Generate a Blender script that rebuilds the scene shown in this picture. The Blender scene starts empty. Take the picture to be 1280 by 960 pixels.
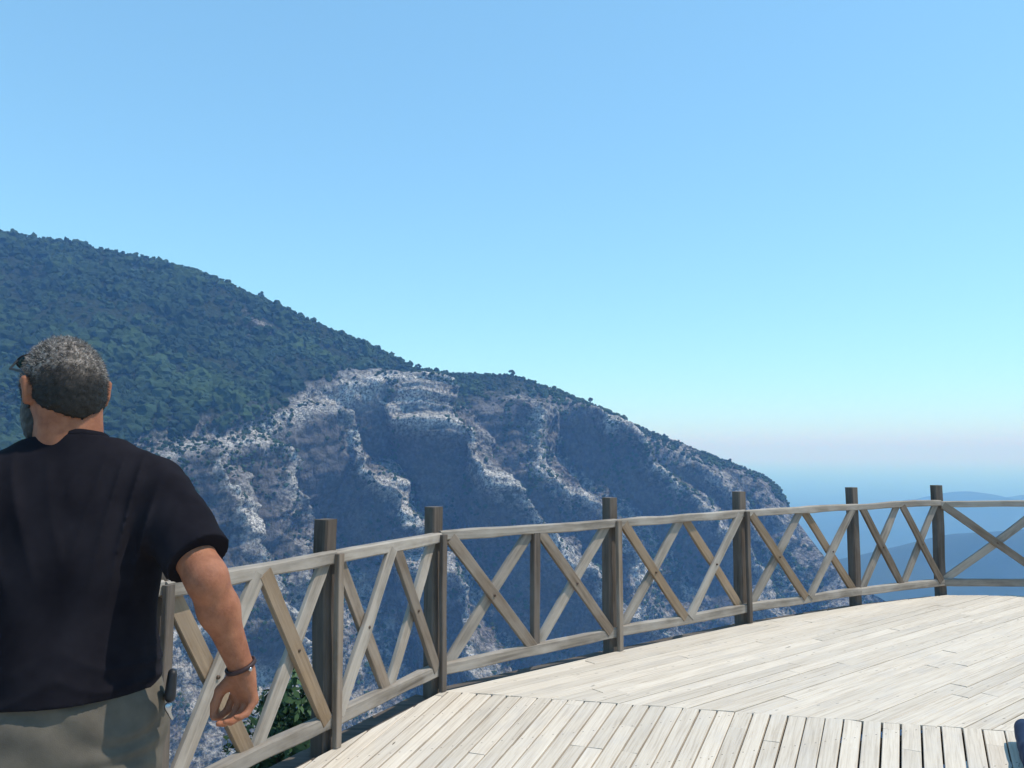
import bpy, math, random
import numpy as np
from mathutils import Vector, Matrix

random.seed(7)
rng = np.random.default_rng(11)
scene = bpy.context.scene
col = scene.collection

# ------------------------------------------------------------------ camera
EYE = 1.59
F = 1000.0                       # focal length in photo pixels (1280 wide)
PITCH = math.atan(86 / F)
cam_d = bpy.data.cameras.new('camera')
cam_d.sensor_width = 36.0
cam_d.lens = 36.0 * F / 1280.0
cam_d.clip_start = 0.05
cam_d.clip_end = 260000.0
cam = bpy.data.objects.new('camera', cam_d)
cam.location = (0, 0, EYE)
cam.rotation_euler = (math.pi / 2 + PITCH, 0, 0)
col.objects.link(cam)
scene.camera = cam

# ------------------------------------------------------------------ light
SUN_DIR = Vector((0.56, -0.03, 1.0)).normalized()       # towards the sun
SUN_EL = math.asin(SUN_DIR.z)
SUN_AZ = math.atan2(SUN_DIR.x, SUN_DIR.y)             # from +Y towards +X
world = bpy.data.worlds.new("World")
scene.world = world
world.use_nodes = True
wn = world.node_tree
for n in list(wn.nodes):
    wn.nodes.remove(n)
wo = wn.nodes.new('ShaderNodeOutputWorld')
wb = wn.nodes.new('ShaderNodeBackground')
sk = wn.nodes.new('ShaderNodeTexSky')
sk.sky_type = 'NISHITA'
sk.sun_disc = False
sk.sun_elevation = SUN_EL
sk.sun_rotation = SUN_AZ
sk.altitude = 300
sk.air_density = 0.8
sk.dust_density = 0.0
sk.ozone_density = 5.0
wb.inputs['Strength'].default_value = 0.15
gam = wn.nodes.new('ShaderNodeGamma'); gam.inputs[1].default_value = 0.58                # hazy, even sky
wn.links.new(sk.outputs[0], gam.inputs[0])
tint = wn.nodes.new('ShaderNodeMix'); tint.data_type = 'RGBA'; tint.blend_type = 'MULTIPLY'
tint.inputs[0].default_value = 1.0; tint.inputs[7].default_value = (1.28, 1.99, 2.22, 1)
wn.links.new(gam.outputs[0], tint.inputs[6])
wn.links.new(tint.outputs[2], wb.inputs[0])
wn.links.new(wb.outputs[0], wo.inputs[0])

sun_d = bpy.data.lights.new('sun', 'SUN')
sun_d.energy = 3.2
sun_d.angle = math.radians(0.53)
sun_d.color = (1.0, 0.95, 0.88)
sun = bpy.data.objects.new('sun', sun_d)
sun.rotation_euler = (-SUN_DIR).to_track_quat('-Z', 'Y').to_euler()
sun.location = (0, 0, 60)
col.objects.link(sun)

scene.view_settings.view_transform = 'Standard'
scene.view_settings.look = 'None'
scene.view_settings.gamma = 1.0
scene.view_settings.use_curve_mapping = False
scene.view_settings.exposure = 0.5
cy = scene.cycles
try:
    cy.use_denoising = True
    cy.denoiser = 'OPENIMAGEDENOISE'
    cy.use_adaptive_sampling = False
except Exception:
    pass
cy.max_bounces = 5
cy.diffuse_bounces = 3
cy.volume_bounces = 2
cy.transparent_max_bounces = 8
HAZE_DENSITY = 0.00031
HAZE_COLOR = (0.21, 0.48, 1.0)

# ------------------------------------------------------------------ helpers
CT, ST = math.cos(PITCH), math.sin(PITCH)

def ray(x, y):
    xp, yp = (x - 640) / F, (480 - y) / F
    d = Vector((xp, CT - yp * ST, ST + yp * CT))
    return d

def P(x, y, Y):
    """point seen at photo pixel (x, y), Y metres in front of the viewer"""
    d = ray(x, y)
    return Vector((0, 0, EYE)) + d * (Y / d.y)

def on_deck(x, y):
    d = ray(x, y)
    return Vector((0, 0, EYE)) + d * (-EYE / d.z)

def UE(x, y):
    yp = (480 - np.asarray(y, float)) / F
    xp = (np.asarray(x, float) - 640) / F
    den = CT - yp * ST
    return xp / den, (ST + yp * CT) / den

def tag(o, label=None, cat=None, group=None, kind=None):
    if label: o['label'] = label
    if cat: o['category'] = cat
    if group: o['group'] = group
    if kind: o['kind'] = kind
    return o

def empty(name, loc=(0, 0, 0)):
    o = bpy.data.objects.new(name, None)
    o.empty_display_size = 0.2
    o.location = loc
    col.objects.link(o)
    return o

def link_mesh(name, me, mat=None, parent=None):
    o = bpy.data.objects.new(name, me)
    col.objects.link(o)
    if mat: me.materials.append(mat)
    if parent is not None:
        o.parent = parent
        o.location = -Vector(parent.location) if parent.type == 'EMPTY' else (0, 0, 0)
    return o

def np_mesh(name, V, Fc, smooth=True):
    """V (n,3), Fc (m,3|4) arrays"""
    me = bpy.data.meshes.new(name)
    V = np.ascontiguousarray(V, np.float32)
    Fc = np.ascontiguousarray(Fc, np.int32)
    k = Fc.shape[1]
    me.vertices.add(len(V)); me.vertices.foreach_set('co', V.ravel())
    me.loops.add(Fc.size); me.loops.foreach_set('vertex_index', Fc.ravel())
    me.polygons.add(len(Fc))
    me.polygons.foreach_set('loop_start', np.arange(0, Fc.size, k, dtype=np.int32))
    try:
        me.polygons.foreach_set('loop_total', np.full(len(Fc), k, np.int32))
    except Exception:
        pass
    me.polygons.foreach_set('use_smooth', np.full(len(Fc), smooth))
    me.update(calc_edges=True)
    me.validate()
    return me

def attr(me, name, vals, domain='POINT'):
    a = me.attributes.new(name, 'FLOAT', domain)
    a.data.foreach_set('value', np.ascontiguousarray(vals, np.float32))

# ---- numpy noise
def _hash(i, j, k, seed):
    h = (i * 374761393 + j * 668265263 + k * 2147483647 + seed * 974634777) & 0xFFFFFFFF
    h = ((h ^ (h >> 13)) * 1274126177) & 0xFFFFFFFF
    h = h ^ (h >> 16)
    return (h & 0xFFFF) / 65535.0 * 2 - 1

def vnoise(p, seed=0):
    p = np.asarray(p, float)
    f = np.floor(p); t = p - f; f = f.astype(np.int64)
    t = t * t * t * (t * (t * 6 - 15) + 10)
    out = 0
    for a in (0, 1):
        wa = t[..., 0] if a else 1 - t[..., 0]
        for b in (0, 1):
            wb_ = t[..., 1] if b else 1 - t[..., 1]
            for c in (0, 1):
                wc = t[..., 2] if c else 1 - t[..., 2]
                out = out + wa * wb_ * wc * _hash(f[..., 0] + a, f[..., 1] + b, f[..., 2] + c, seed)
    return out

def fbm(p, octv=4, seed=0, gain=0.5, lac=2.03):
    o, a, s = 0, 1.0, 0
    p = np.asarray(p, float)
    for i in range(octv):
        o = o + a * vnoise(p, seed + i); s += a
        p = p * lac + 17.3; a *= gain
    return o / s

def ridged(p, octv=4, seed=0):
    o, a, s = 0, 1.0, 0
    p = np.asarray(p, float)
    for i in range(octv):
        o = o + a * (1 - 2.2 * np.abs(vnoise(p, seed + i))); s += a
        p = p * 2.05 + 9.1; a *= 0.5
    return o / s

def smooth01(x):
    x = np.clip(x, 0, 1)
    return x * x * (3 - 2 * x)

# ---- materials
def mat_new(name, rough=0.8, spec=0.3):
    m = bpy.data.materials.new(name)
    m.use_nodes = True
    nt = m.node_tree
    b = nt.nodes['Principled BSDF']
    b.inputs['Roughness'].default_value = rough
    b.inputs['Specular IOR Level'].default_value = spec
    return m, nt, b

def ramp(nt, stops, src):
    r = nt.nodes.new('ShaderNodeValToRGB')
    el = r.color_ramp.elements
    while len(el) < len(stops): el.new(0.5)
    for e, (p, c) in zip(el, stops):
        e.position = p
        e.color = (*c, 1) if len(c) == 3 else c
    nt.links.new(src, r.inputs[0])
    return r.outputs[0]

def noise_node(nt, scale, detail=4, rough=0.55, vec=None, dist=0.0):
    n = nt.nodes.new('ShaderNodeTexNoise')
    n.inputs['Scale'].default_value = scale
    n.inputs['Detail'].default_value = detail
    n.inputs['Roughness'].default_value = rough
    n.inputs['Distortion'].default_value = dist
    if vec is not None: nt.links.new(vec, n.inputs['Vector'])
    return n.outputs['Fac']

def mixc(nt, fac, a, b, mode='MIX'):
    m = nt.nodes.new('ShaderNodeMix'); m.data_type = 'RGBA'; m.blend_type = mode
    for sock, v in ((m.inputs[0], fac), (m.inputs[6], a), (m.inputs[7], b)):
        if hasattr(v, 'is_linked') or hasattr(v, 'links'): nt.links.new(v, sock)
        elif isinstance(v, (int, float)): sock.default_value = v
        else: sock.default_value = (*v, 1)
    return m.outputs[2]

def math_node(nt, op, a, b=None):
    m = nt.nodes.new('ShaderNodeMath'); m.operation = op
    for s, v in ((m.inputs[0], a), (m.inputs[1], b)):
        if v is None: continue
        if isinstance(v, (int, float)): s.default_value = v
        else: nt.links.new(v, s)
    return m.outputs[0]

def bump(nt, b, h, strength=0.5, dist=0.01, prev=None):
    n = nt.nodes.new('ShaderNodeBump')
    n.inputs['Strength'].default_value = strength
    n.inputs['Distance'].default_value = dist
    nt.links.new(h, n.inputs['Height'])
    if prev is not None: nt.links.new(prev, n.inputs['Normal'])
    nt.links.new(n.outputs[0], b.inputs['Normal'])
    return n.outputs[0]

def objco(nt):
    t = nt.nodes.new('ShaderNodeTexCoord')
    return t.outputs['Object']

def attr_node(nt, name):
    a = nt.nodes.new('ShaderNodeAttribute'); a.attribute_name = name
    return a.outputs['Fac']

# ================================================================== TERRAIN
def m_mountain():
    m, nt, b = mat_new('limestone_and_soil', 0.95, 0.1)
    co = objco(nt)
    n1 = noise_node(nt, 0.035, 6, 0.6, co)
    n2 = noise_node(nt, 0.33, 5, 0.7, co)
    n3 = noise_node(nt, 0.11, 6, 0.62, co)
    rock = ramp(nt, [(0.34, (0.045, 0.043, 0.042)), (0.47, (0.17, 0.158, 0.15)), (0.62, (0.42, 0.40, 0.385))], n2)
    rock = mixc(nt, ramp(nt, [(0.4, (0, 0, 0)), (0.6, (1, 1, 1))], n1), rock, (0.55, 0.52, 0.50), 'MULTIPLY')
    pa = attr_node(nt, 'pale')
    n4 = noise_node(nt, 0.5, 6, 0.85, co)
    rock = mixc(nt, math_node(nt, 'MULTIPLY', attr_node(nt, 'shade_tone'), 0.8), rock, (0.085, 0.082, 0.080))  # darker, flatter rock on left flanks: shade put into the colour
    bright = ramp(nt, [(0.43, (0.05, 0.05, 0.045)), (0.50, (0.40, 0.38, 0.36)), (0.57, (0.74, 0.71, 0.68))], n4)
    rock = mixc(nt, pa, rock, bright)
    scrub = ramp(nt, [(0.50, (0, 0, 0)), (0.57, (1, 1, 1))], n3)
    scrub = math_node(nt, 'MULTIPLY', scrub, math_node(nt, 'SUBTRACT', 0.85, math_node(nt, 'ADD', math_node(nt, 'MULTIPLY', pa, 0.6), math_node(nt, 'MULTIPLY', attr_node(nt, 'shade_tone'), 0.55))))
    rock = mixc(nt, scrub, rock, (0.025, 0.032, 0.02))
    soil = ramp(nt, [(0.35, (0.015, 0.025, 0.012)), (0.65, (0.035, 0.045, 0.022))], n2)
    fo = attr_node(nt, 'forest')
    c = mixc(nt, fo, rock, soil)
    nt.links.new(c, b.inputs['Base Color'])
    vo = nt.nodes.new('ShaderNodeTexVoronoi'); vo.feature = 'DISTANCE_TO_EDGE'; vo.inputs['Scale'].default_value = 0.16
    mpv = nt.nodes.new('ShaderNodeMapping'); mpv.inputs['Scale'].default_value = (1, 1, 0.55); mpv.inputs['Rotation'].default_value = (0.3, 0.25, 0)
    nt.links.new(co, mpv.inputs['Vector']); nt.links.new(mpv.outputs[0], vo.inputs['Vector'])
    bn = bump(nt, b, vo.outputs['Distance'], 0.8, 6.0)
    bn = bump(nt, b, n3, 0.9, 5.0, bn)
    bump(nt, b, n2, 1.0, 1.8, bn)
    return m

M_MOUNT = m_mountain()

# crest line of the mountain, photo pixel x, y, distance
crest = [(-560, 235, 700), (-250, 262, 720), (0, 290, 740), (100, 304, 750), (200, 323, 755), (270, 345, 760),
         (325, 371, 765), (400, 403, 770), (470, 434, 775), (520, 460, 785), (570, 465, 800), (640, 467, 815),
         (690, 483, 830), (740, 503, 840), (790, 528, 850), (850, 551, 860), (910, 576, 865), (950, 589, 865),
         (972, 607, 860), (986, 630, 850), (1000, 655, 830), (1030, 693, 780), (1060, 722, 730), (1110, 750, 680),
         (1150, 795, 620), (1210, 860, 560)]
tline = [(-560, 560), (0, 560), (130, 552), (200, 545), (300, 522), (350, 498), (400, 476), (460, 472), (520, 474),
         (540, 500), (600, 505), (640, 485), (700, 500), (760, 524), (850, 562), (950, 596), (1210, 870)]
forest_edge = [(-560, 585), (0, 585), (130, 570), (200, 553), (260, 540), (300, 524), (350, 500), (385, 478), (420, 470), (500, 472),
               (530, 505), (560, 500), (600, 490), (640, 482), (700, 497), (760, 520), (850, 560), (950, 592), (1210, 865)]

def build_mountain():
    cx = np.array(crest, float)
    Uc, Ec = UE(cx[:, 0], cx[:, 1])
    xs = np.arange(-560, 1210, 1.6)
    U = np.interp(xs, cx[:, 0], Uc)
    yc = np.interp(xs, cx[:, 0], cx[:, 1])
    Dc = np.interp(xs, cx[:, 0], cx[:, 2])
    _, Ecol = UE(xs, yc)
    tx = np.array(tline, float)
    yt = np.interp(xs, tx[:, 0], tx[:, 1]); yt = np.maximum(yt, yc + 6)
    _, Et = UE(xs, yt)
    nb, nf = 26, 560
    # front rows equally spaced in elevation
    s = np.linspace(0, 1, nf) ** 1.0
    Emin = -0.62
    E = Ecol[:, None] + (Emin - Ecol[:, None]) * s[None, :]
    zc = Ecol * Dc
    s1 = np.interp(xs, [-560, 300, 520, 560, 985], [0.74, 0.74, 0.85, 0.95, 0.95])
    s2 = np.interp(xs, [-560, 200, 480, 540, 700, 985, 1210], [2.0, 2.3, 2.4, 2.3, 2.0, 1.7, 1.4])
    D1 = (zc - s1 * Dc) / (Et - s1)
    z1 = Et * D1
    Df = (zc - s1 * Dc)[:, None] / (E - s1[:, None])
    Dl = (z1 - s2 * D1)[:, None] / (E - s2[:, None])
    D = np.where(E >= Et[:, None], Df, Dl)
    Z = E * D
    # back rows
    tb = (np.arange(nb, 0, -1) / nb)
    Db = Dc[:, None] + 260 * tb[None, :] ** 1.3
    Zb = zc[:, None] - 260 * 0.55 * tb[None, :] ** 1.5
    D = np.concatenate([Db, D], 1); Z = np.concatenate([Zb, Z], 1)
    nr = nb + nf
    X = U[:, None] * D
    Pt = np.stack([X, D, Z], -1)
    # pixel position of every base point
    yy = np.concatenate([np.repeat(yc[:, None], nb, 1), 480 - F * (E * CT - ST) / (CT + E * ST)], 1)
    xx = np.repeat(xs[:, None], nr, 1)
    # normals
    dU = np.gradient(Pt, axis=0); dV = np.gradient(Pt, axis=1)
    N = np.cross(dU, dV); N /= np.linalg.norm(N, axis=-1, keepdims=True) + 1e-9
    if N[..., 2].mean() < 0: N = -N
    # rockness
    fx = np.array(forest_edge, float)
    fe = np.interp(xx, fx[:, 0], fx[:, 1])
    w = fbm(Pt / 45.0, 4, 3) * 26
    rock = smooth01((yy + w - fe) / 26 + 0.5)
    scar = np.exp(-(((xx - 325 - (yy - 410) * 0.5) / 22) ** 2) - (((yy - 415) / 28) ** 2)) * smooth01(fbm(Pt / 14.0, 3, 8) * 2.4 + 0.55)
    rock = np.maximum(rock, 0.9 * scar)
    depth = np.clip((yy - yc[:, None]) / 45, 0, 1)        # fade near crest
    # sharp spurs : ridge lines, photo pixels
    ridges = [([(235, 560), (262, 640), (300, 760), (350, 900)], 75, 40, 42),
              ([(300, 545), (322, 610), (350, 720), (400, 880)], 50, 46, 36),
              ([(372, 505), (402, 560), (450, 630), (520, 720), (600, 860)], 70, 62, 52),
              ([(478, 474), (520, 500), (548, 560), (600, 622), (660, 690), (760, 820)], 105, 60, 66),
              ([(628, 500), (640, 560), (690, 640), (760, 720)], 60, 55, 44),
              ([(690, 500), (745, 540), (790, 590), (850, 650), (930, 740)], 60, 60, 40),
              ([(790, 545), (850, 580), (900, 640), (980, 740)], 50, 45, 28),
              ([(880, 575), (925, 600), (960, 650), (1040, 750)], 45, 40, 20)]
    H = np.zeros_like(xx); left = np.zeros_like(xx); pale = np.zeros_like(xx)
    warp = fbm(np.stack([xx / 60, yy / 60, 0 * xx], -1), 4, 21) * 34
    for pts, wl, wr, A in ridges:
        a = np.array(pts, float)
        xr = np.interp(yy, a[:, 1], a[:, 0])
        d = xx - xr + warp
        prof = np.where(d < 0, 1 + d / wl, 1 - d / wr)
        fade = smooth01((yy - a[0, 1]) / 45 + 0.3)
        h_ = np.clip(prof, 0, 1) * A * fade
        up_ = h_ > H
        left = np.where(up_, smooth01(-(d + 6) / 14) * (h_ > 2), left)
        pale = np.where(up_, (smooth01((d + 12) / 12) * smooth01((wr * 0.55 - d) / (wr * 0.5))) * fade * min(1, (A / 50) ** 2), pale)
        H = np.maximum(H, h_)
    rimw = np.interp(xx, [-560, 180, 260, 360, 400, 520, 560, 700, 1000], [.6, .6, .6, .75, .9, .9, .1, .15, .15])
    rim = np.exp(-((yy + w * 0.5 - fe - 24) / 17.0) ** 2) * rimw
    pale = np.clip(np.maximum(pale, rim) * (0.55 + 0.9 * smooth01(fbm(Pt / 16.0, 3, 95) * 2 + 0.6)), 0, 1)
    low = smooth01((yy - 690) / 60) * smooth01((560 - xx) / 120) * 0.6 * smooth01(fbm(Pt / 18.0, 3, 96) * 2.5 + 0.5)
    pale = np.maximum(pale, low)
    amp = rock * depth * (1 - 0.55 * left)
    q = Pt.copy(); q[..., 2] *= 0.55
    disp = H * depth ** 0.5
    disp += amp * (ridged(q / 75.0, 4, 31) * 11 + ridged(q / 24.0, 3, 41) * 4.6 + ridged(Pt / 8.5, 3, 51) * 2.9 + fbm(Pt / 3.2, 2, 57) * 1.7)
    # strata ledges
    st = np.sin(Pt[..., 2] / 3.1 + 4 * fbm(Pt / 50., 2, 77))
    disp += amp * st * 0.3
    disp += (1 - rock) * depth * (fbm(Pt / 110.0, 3, 61) * 16 + ridged(Pt / 60.0, 2, 63) * 5)
    disp += fbm(Pt / 30.0, 3, 91) * 1.5
    # push mostly towards the open side and a little upward
    Pn = Pt + N * disp[..., None]
    idx = np.arange(len(xs) * nr).reshape(len(xs), nr)
    Fc = np.stack([idx[:-1, :-1], idx[1:, :-1], idx[1:, 1:], idx[:-1, 1:]], -1).reshape(-1, 4)
    # face orientation upward
    Vv = Pn.reshape(-1, 3)
    a, b_, c = Vv[Fc[0, 0]], Vv[Fc[0, 1]], Vv[Fc[0, 2]]
    if np.cross(b_ - a, c - a)[2] < 0: Fc = Fc[:, ::-1]
    me = np_mesh('mountain', Vv, Fc, True)
    attr(me, 'forest', (1 - rock).ravel())
    attr(me, 'pale', (pale * rock).ravel())
    attr(me, 'shade_tone', (left * (1 - pale)).ravel())  # mask of the left flanks that carry the painted shade
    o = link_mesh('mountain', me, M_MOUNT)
    tag(o, kind='structure')
    return Pn, N, rock, xx, yy

Pm, Nm, rockm, xxm, yym = build_mountain()

def m_leaf(name, dark, light, rough=0.7):
    m, nt, b = mat_new(name, rough, 0.25)
    n = noise_node(nt, 0.9, 3, 0.6, objco(nt))
    t = attr_node(nt, 'tone')
    f = math_node(nt, 'ADD', math_node(nt, 'MULTIPLY', n, 0.4), math_node(nt, 'MULTIPLY', t, 0.7))
    nf = noise_node(nt, 1.6, 4, 0.7, objco(nt))
    f = math_node(nt, 'ADD', math_node(nt, 'MULTIPLY', nf, 0.9), math_node(nt, 'SUBTRACT', f, 0.45))
    c = ramp(nt, [(0.2, dark), (0.9, light)], f)
    nt.links.new(c, b.inputs['Base Color'])
    if name.startswith('forest'): bump(nt, b, nf, 1.0, 1.6)
    return m

M_FOREST = m_leaf('forest_foliage', (0.010, 0.028, 0.011), (0.052, 0.095, 0.032), 0.85)
M_BUSH = m_leaf('bush_foliage', (0.010, 0.030, 0.012), (0.05, 0.095, 0.035), 0.6)
M_BARK, _nt, _b = mat_new('bark', 0.9)
_b.inputs['Base Color'].default_value = (0.09, 0.065, 0.045, 1)

def ico(sub):
    import bmesh
    bm = bmesh.new(); bmesh.ops.create_icosphere(bm, subdivisions=sub, radius=1.0)
    V = np.array([v.co[:] for v in bm.verts]); Fc = np.array([[v.index for v in f.verts] for f in bm.faces])
    bm.free()
    return V, Fc

def clump_mesh(name, pos, size, sub=2, squash=0.8, rough=0.45, tri_drop=0.0):
    """many lumpy crowns in one mesh"""
    V0, F0 = ico(sub)
    n, k = len(pos), len(V0)
    base = []
    for v in range(10):
        r = 1 + rough * fbm(V0 * 1.7 + v * 7.7, 2, 100 + v) + rough * 0.9 * vnoise(V0 * 4.1 + v * 3.3, 130 + v)
        base.append(V0 * r[:, None])
    base = np.array(base)
    pick = rng.integers(0, 10, n)
    ang = rng.uniform(0, 2 * math.pi, n)
    B = base[pick] * size[:, None, None]
    c, s = np.cos(ang)[:, None], np.sin(ang)[:, None]
    Vx = B[..., 0] * c - B[..., 1] * s; Vy = B[..., 0] * s + B[..., 1] * c
    Vz = B[..., 2] * squash * rng.uniform(0.8, 1.25, n)[:, None]
    V = np.stack([Vx, Vy, Vz], -1) + pos[:, None, :]
    Fc = (F0[None] + (np.arange(n) * k)[:, None, None]).reshape(-1, 3)
    if tri_drop > 0:
        Fc = Fc[rng.random(len(Fc)) > tri_drop]
    me = np_mesh(name, V.reshape(-1, 3), Fc, False)
    big = 0.5 + 1.1 * fbm(pos / 45.0, 3, 801)
    tone = np.repeat(np.clip(0.45 * rng.random(n) + 0.6 * big, 0, 1), k)
    attr(me, 'tone', tone)
    return me

def scatter_forest():
    Pn, rock, xx, yy = Pm.reshape(-1, 3), rockm.ravel(), xxm.ravel(), yym.ravel()
    crest_y = np.interp(xx, [c[0] for c in crest], [c[1] for c in crest])
    D = Pn[:, 1]
    clear = smooth01(fbm(Pn / 38.0, 3, 201) * 2.2 + 0.75)
    w = (1 - rock) * (0.25 + clear)
    near_crest = np.exp(-((yy - crest_y) / 9.0) ** 2)
    w = w * 1.0 + near_crest * 2.0 * (xx < 975)
    w *= (xx > -420) & (yy < 640)
    # weight by true cell size (roughly D^2 per pixel, steeper slope seen shorter)
    w *= (D / 700.0) ** 1.2
    w = w / w.sum()
    ids = rng.choice(len(Pn), 20000, replace=False, p=w)
    pos = Pn[ids].copy()
    size = np.clip(rng.lognormal(1.0, 0.36, len(ids)), 1.0, 5.6) * (0.75 + 0.4 * clear[ids])
    size *= np.where(xx[ids] > 560, 0.62, 1.0) * np.where(near_crest[ids] > .3, 0.56, 1)
    pos[:, 2] += size * 0.55
    me = clump_mesh('forest', pos, size, 2, 0.85, 0.5)
    o = link_mesh('forest', me, M_FOREST)
    tag(o, 'dense green forest covering the mountain slope and its crest', 'forest', kind='stuff')
    # sparse scrub on the rock
    cl = smooth01(fbm(Pn / 26.0, 3, 301) * 2.6 + 0.1)
    w = rock * (cl + 0.04) * (xx > -200) * (yy < 900) * (yy > crest_y + 8)
    w += rock * np.exp(-((yy - 560) / 30.0) ** 2) * (xx < 330) * 1.3
    w = w / w.sum()
    ids = rng.choice(len(Pn), 6500, replace=False, p=w)
    pos = Pn[ids].copy()
    size = rng.uniform(0.7, 2.1, len(ids)) * (D[ids] / 600)
    pos[:, 2] += size * 0.3
    me = clump_mesh('scrub', pos, size, 1, 0.8, 0.5)
    o = link_mesh('scrub', me, M_FOREST)
    tag(o, 'low dark scrub dotted over the pale rocky cliffs', 'scrub', kind='stuff')

scatter_forest()

# ---- wide ground, distant hills, slope below the deck
def m_ground():
    m, nt, b = mat_new('valley_ground', 0.95, 0.1)
    n = noise_node(nt, 0.0035, 8, 0.6, objco(nt))
    nt.links.new(ramp(nt, [(0.3, (0.015, 0.028, 0.018)), (0.7, (0.045, 0.058, 0.035))], n), b.inputs['Base Color'])
    return m
M_GROUND = m_ground()
BOX = 80000.0
GZ = -450.0
me = np_mesh('ground', np.array([(-BOX+5, -BOX+5, GZ), (BOX-5, -BOX+5, GZ), (BOX-5, BOX-5, GZ), (-BOX+5, BOX-5, GZ)]), np.array([[0, 1, 2, 3]]), False)
tag(link_mesh('ground', me, M_GROUND), kind='structure')

def hills(name, D0, D1, tops, seed, noise_h):
    """terrain band: crest line given as (photo x, photo y) at distance (D0+D1)/2"""
    t = np.array(tops, float)
    xs = np.arange(t[0, 0], t[-1, 0], 6.0)
    U, E = UE(xs, np.interp(xs, t[:, 0], t[:, 1]))
    n = 40
    s = np.linspace(-1, 1, n)
    Dm = (D0 + D1) / 2
    top = E * Dm
    env = np.cos(s * math.pi / 2) ** 1.2
    D = Dm + s[None, :] * (D1 - D0) / 2 + 0 * xs[:, None]
    X = U[:, None] * Dm * (0.6 + 0.4 * D / Dm)
    Z = GZ - 4 + (top - GZ)[:, None] * env[None, :]
    Pt = np.stack([X, D, Z], -1)
    Pt[..., 2] += fbm(Pt / (noise_h * 9), 5, seed) * noise_h * (env * (1 - env) * 3 + 0.22)[None, :]
    idx = np.arange(len(xs) * n).reshape(len(xs), n)
    Fc = np.stack([idx[:-1, :-1], idx[1:, :-1], idx[1:, 1:], idx[:-1, 1:]], -1).reshape(-1, 4)
    o = link_mesh(name, np_mesh(name, Pt.reshape(-1, 3), Fc, True), M_GROUND)
    tag(o, kind='structure')

hills('distant_hills', 3700, 5900, [(250, 700), (600, 672), (900, 660), (1010, 648), (1060, 640), (1120, 632), (1165, 622), (1195, 615), (1212, 613),
      (1235, 616), (1260, 622), (1285, 621), (1350, 612), (1450, 618), (1600, 640), (1900, 690)], 5, 55)
hills('foothills', 1500, 2600, [(700, 760), (950, 728), (1040, 704), (1130, 684), (1200, 668), (1300, 660), (1400, 650), (1600, 672), (1900, 760)], 9, 60)

def m_slope():
    m, nt, b = mat_new('slope_soil', 0.95, 0.1)
    n = noise_node(nt, 0.6, 6, 0.65, objco(nt))
    nt.links.new(ramp(nt, [(0.3, (0.10, 0.085, 0.06)), (0.55, (0.20, 0.18, 0.14)), (0.7, (0.30, 0.28, 0.25))], n), b.inputs['Base Color'])
    bump(nt, b, n, 1.0, 0.3)
    return m

def near_slope():
    r = np.concatenate([np.linspace(0, 12, 14), np.geomspace(13, 640, 70)])
    a = np.linspace(0, 2 * math.pi, 181)[:-1]
    R, A = np.meshgrid(r, a, indexing='ij')
    X = 1.0 + R * np.cos(A); Y = 1.0 + R * np.sin(A)
    Z = -2.6 - 0.78 * np.clip(R - 7, 0, None)
    Pt = np.stack([X, Y, Z], -1)
    Pt[..., 2] += fbm(Pt / 6.0, 4, 12) * 0.8 * np.clip(R / 12, 0, 1) + fbm(Pt / 60.0, 3, 14) * 9 * np.clip(R / 120 - .15, 0, 1)
    n, k = len(r), len(a)
    idx = np.arange(n * k).reshape(n, k)
    nx = np.roll(idx, -1, 1)
    Fc = np.stack([idx[:-1], idx[1:], nx[1:], nx[:-1]], -1).reshape(-1, 4)
    o = link_mesh('hillside', np_mesh('hillside', Pt.reshape(-1, 3), Fc, True), m_slope())
    tag(o, kind='structure')
near_slope()

# ---- trees one can tell apart
def leaves(center, radii, n, size, flat=0.0):
    """small leaf faces spread through clumps"""
    center = np.array(center, float)
    nc = max(5, n // 160)
    cc = rng.normal(0, 1, (nc, 3)); cc /= np.linalg.norm(cc, axis=1, keepdims=True)
    cc *= rng.uniform(0.25, 0.85, (nc, 1)); cc = cc * radii
    who = rng.integers(0, nc, n)
    d = rng.normal(0, 1, (n, 3)); d /= np.linalg.norm(d, axis=1, keepdims=True)
    p = center + cc[who] + d * rng.uniform(0.5, 1, (n, 1)) ** 0.5 * np.array(radii) * 0.38
    u = rng.normal(0, 1, (n, 3)); u /= np.linalg.norm(u, axis=1, keepdims=True)
    v = np.cross(u, d); v /= np.linalg.norm(v, axis=1, keepdims=True) + 1e-6
    s = size * rng.uniform(0.6, 1.3, (n, 1))
    V = np.stack([p - u * s, p - v * s * 0.5, p + u * s, p + v * s * 0.5], 1).reshape(-1, 3)
    Fc = np.arange(4 * n).reshape(n, 4)
    tone = np.repeat(0.3 * rng.random(n) + 0.7 * rng.random(nc)[who], 4)
    return V, Fc, tone

def tube_np(pts, rad, seg=8):
    pts = np.array(pts, float); rad = np.array(rad, float)
    V = []
    for i in range(len(pts)):
        t = pts[min(i + 1, len(pts) - 1)] - pts[max(i - 1, 0)]
        t /= np.linalg.norm(t) + 1e-9
        a = np.cross(t, (0.13, 0.97, 0.2)); a /= np.linalg.norm(a)
        b = np.cross(t, a)
        th = np.linspace(0, 2 * math.pi, seg, endpoint=False)
        V.append(pts[i] + rad[i] * (np.cos(th)[:, None] * a + np.sin(th)[:, None] * b))
    V = np.concatenate(V)
    Fc = []
    for i in range(len(pts) - 1):
        for j in range(seg):
            k = (j + 1) % seg
            Fc.append((i * seg + j, i * seg + k, (i + 1) * seg + k, (i + 1) * seg + j))
    return V, np.array(Fc)

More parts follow.
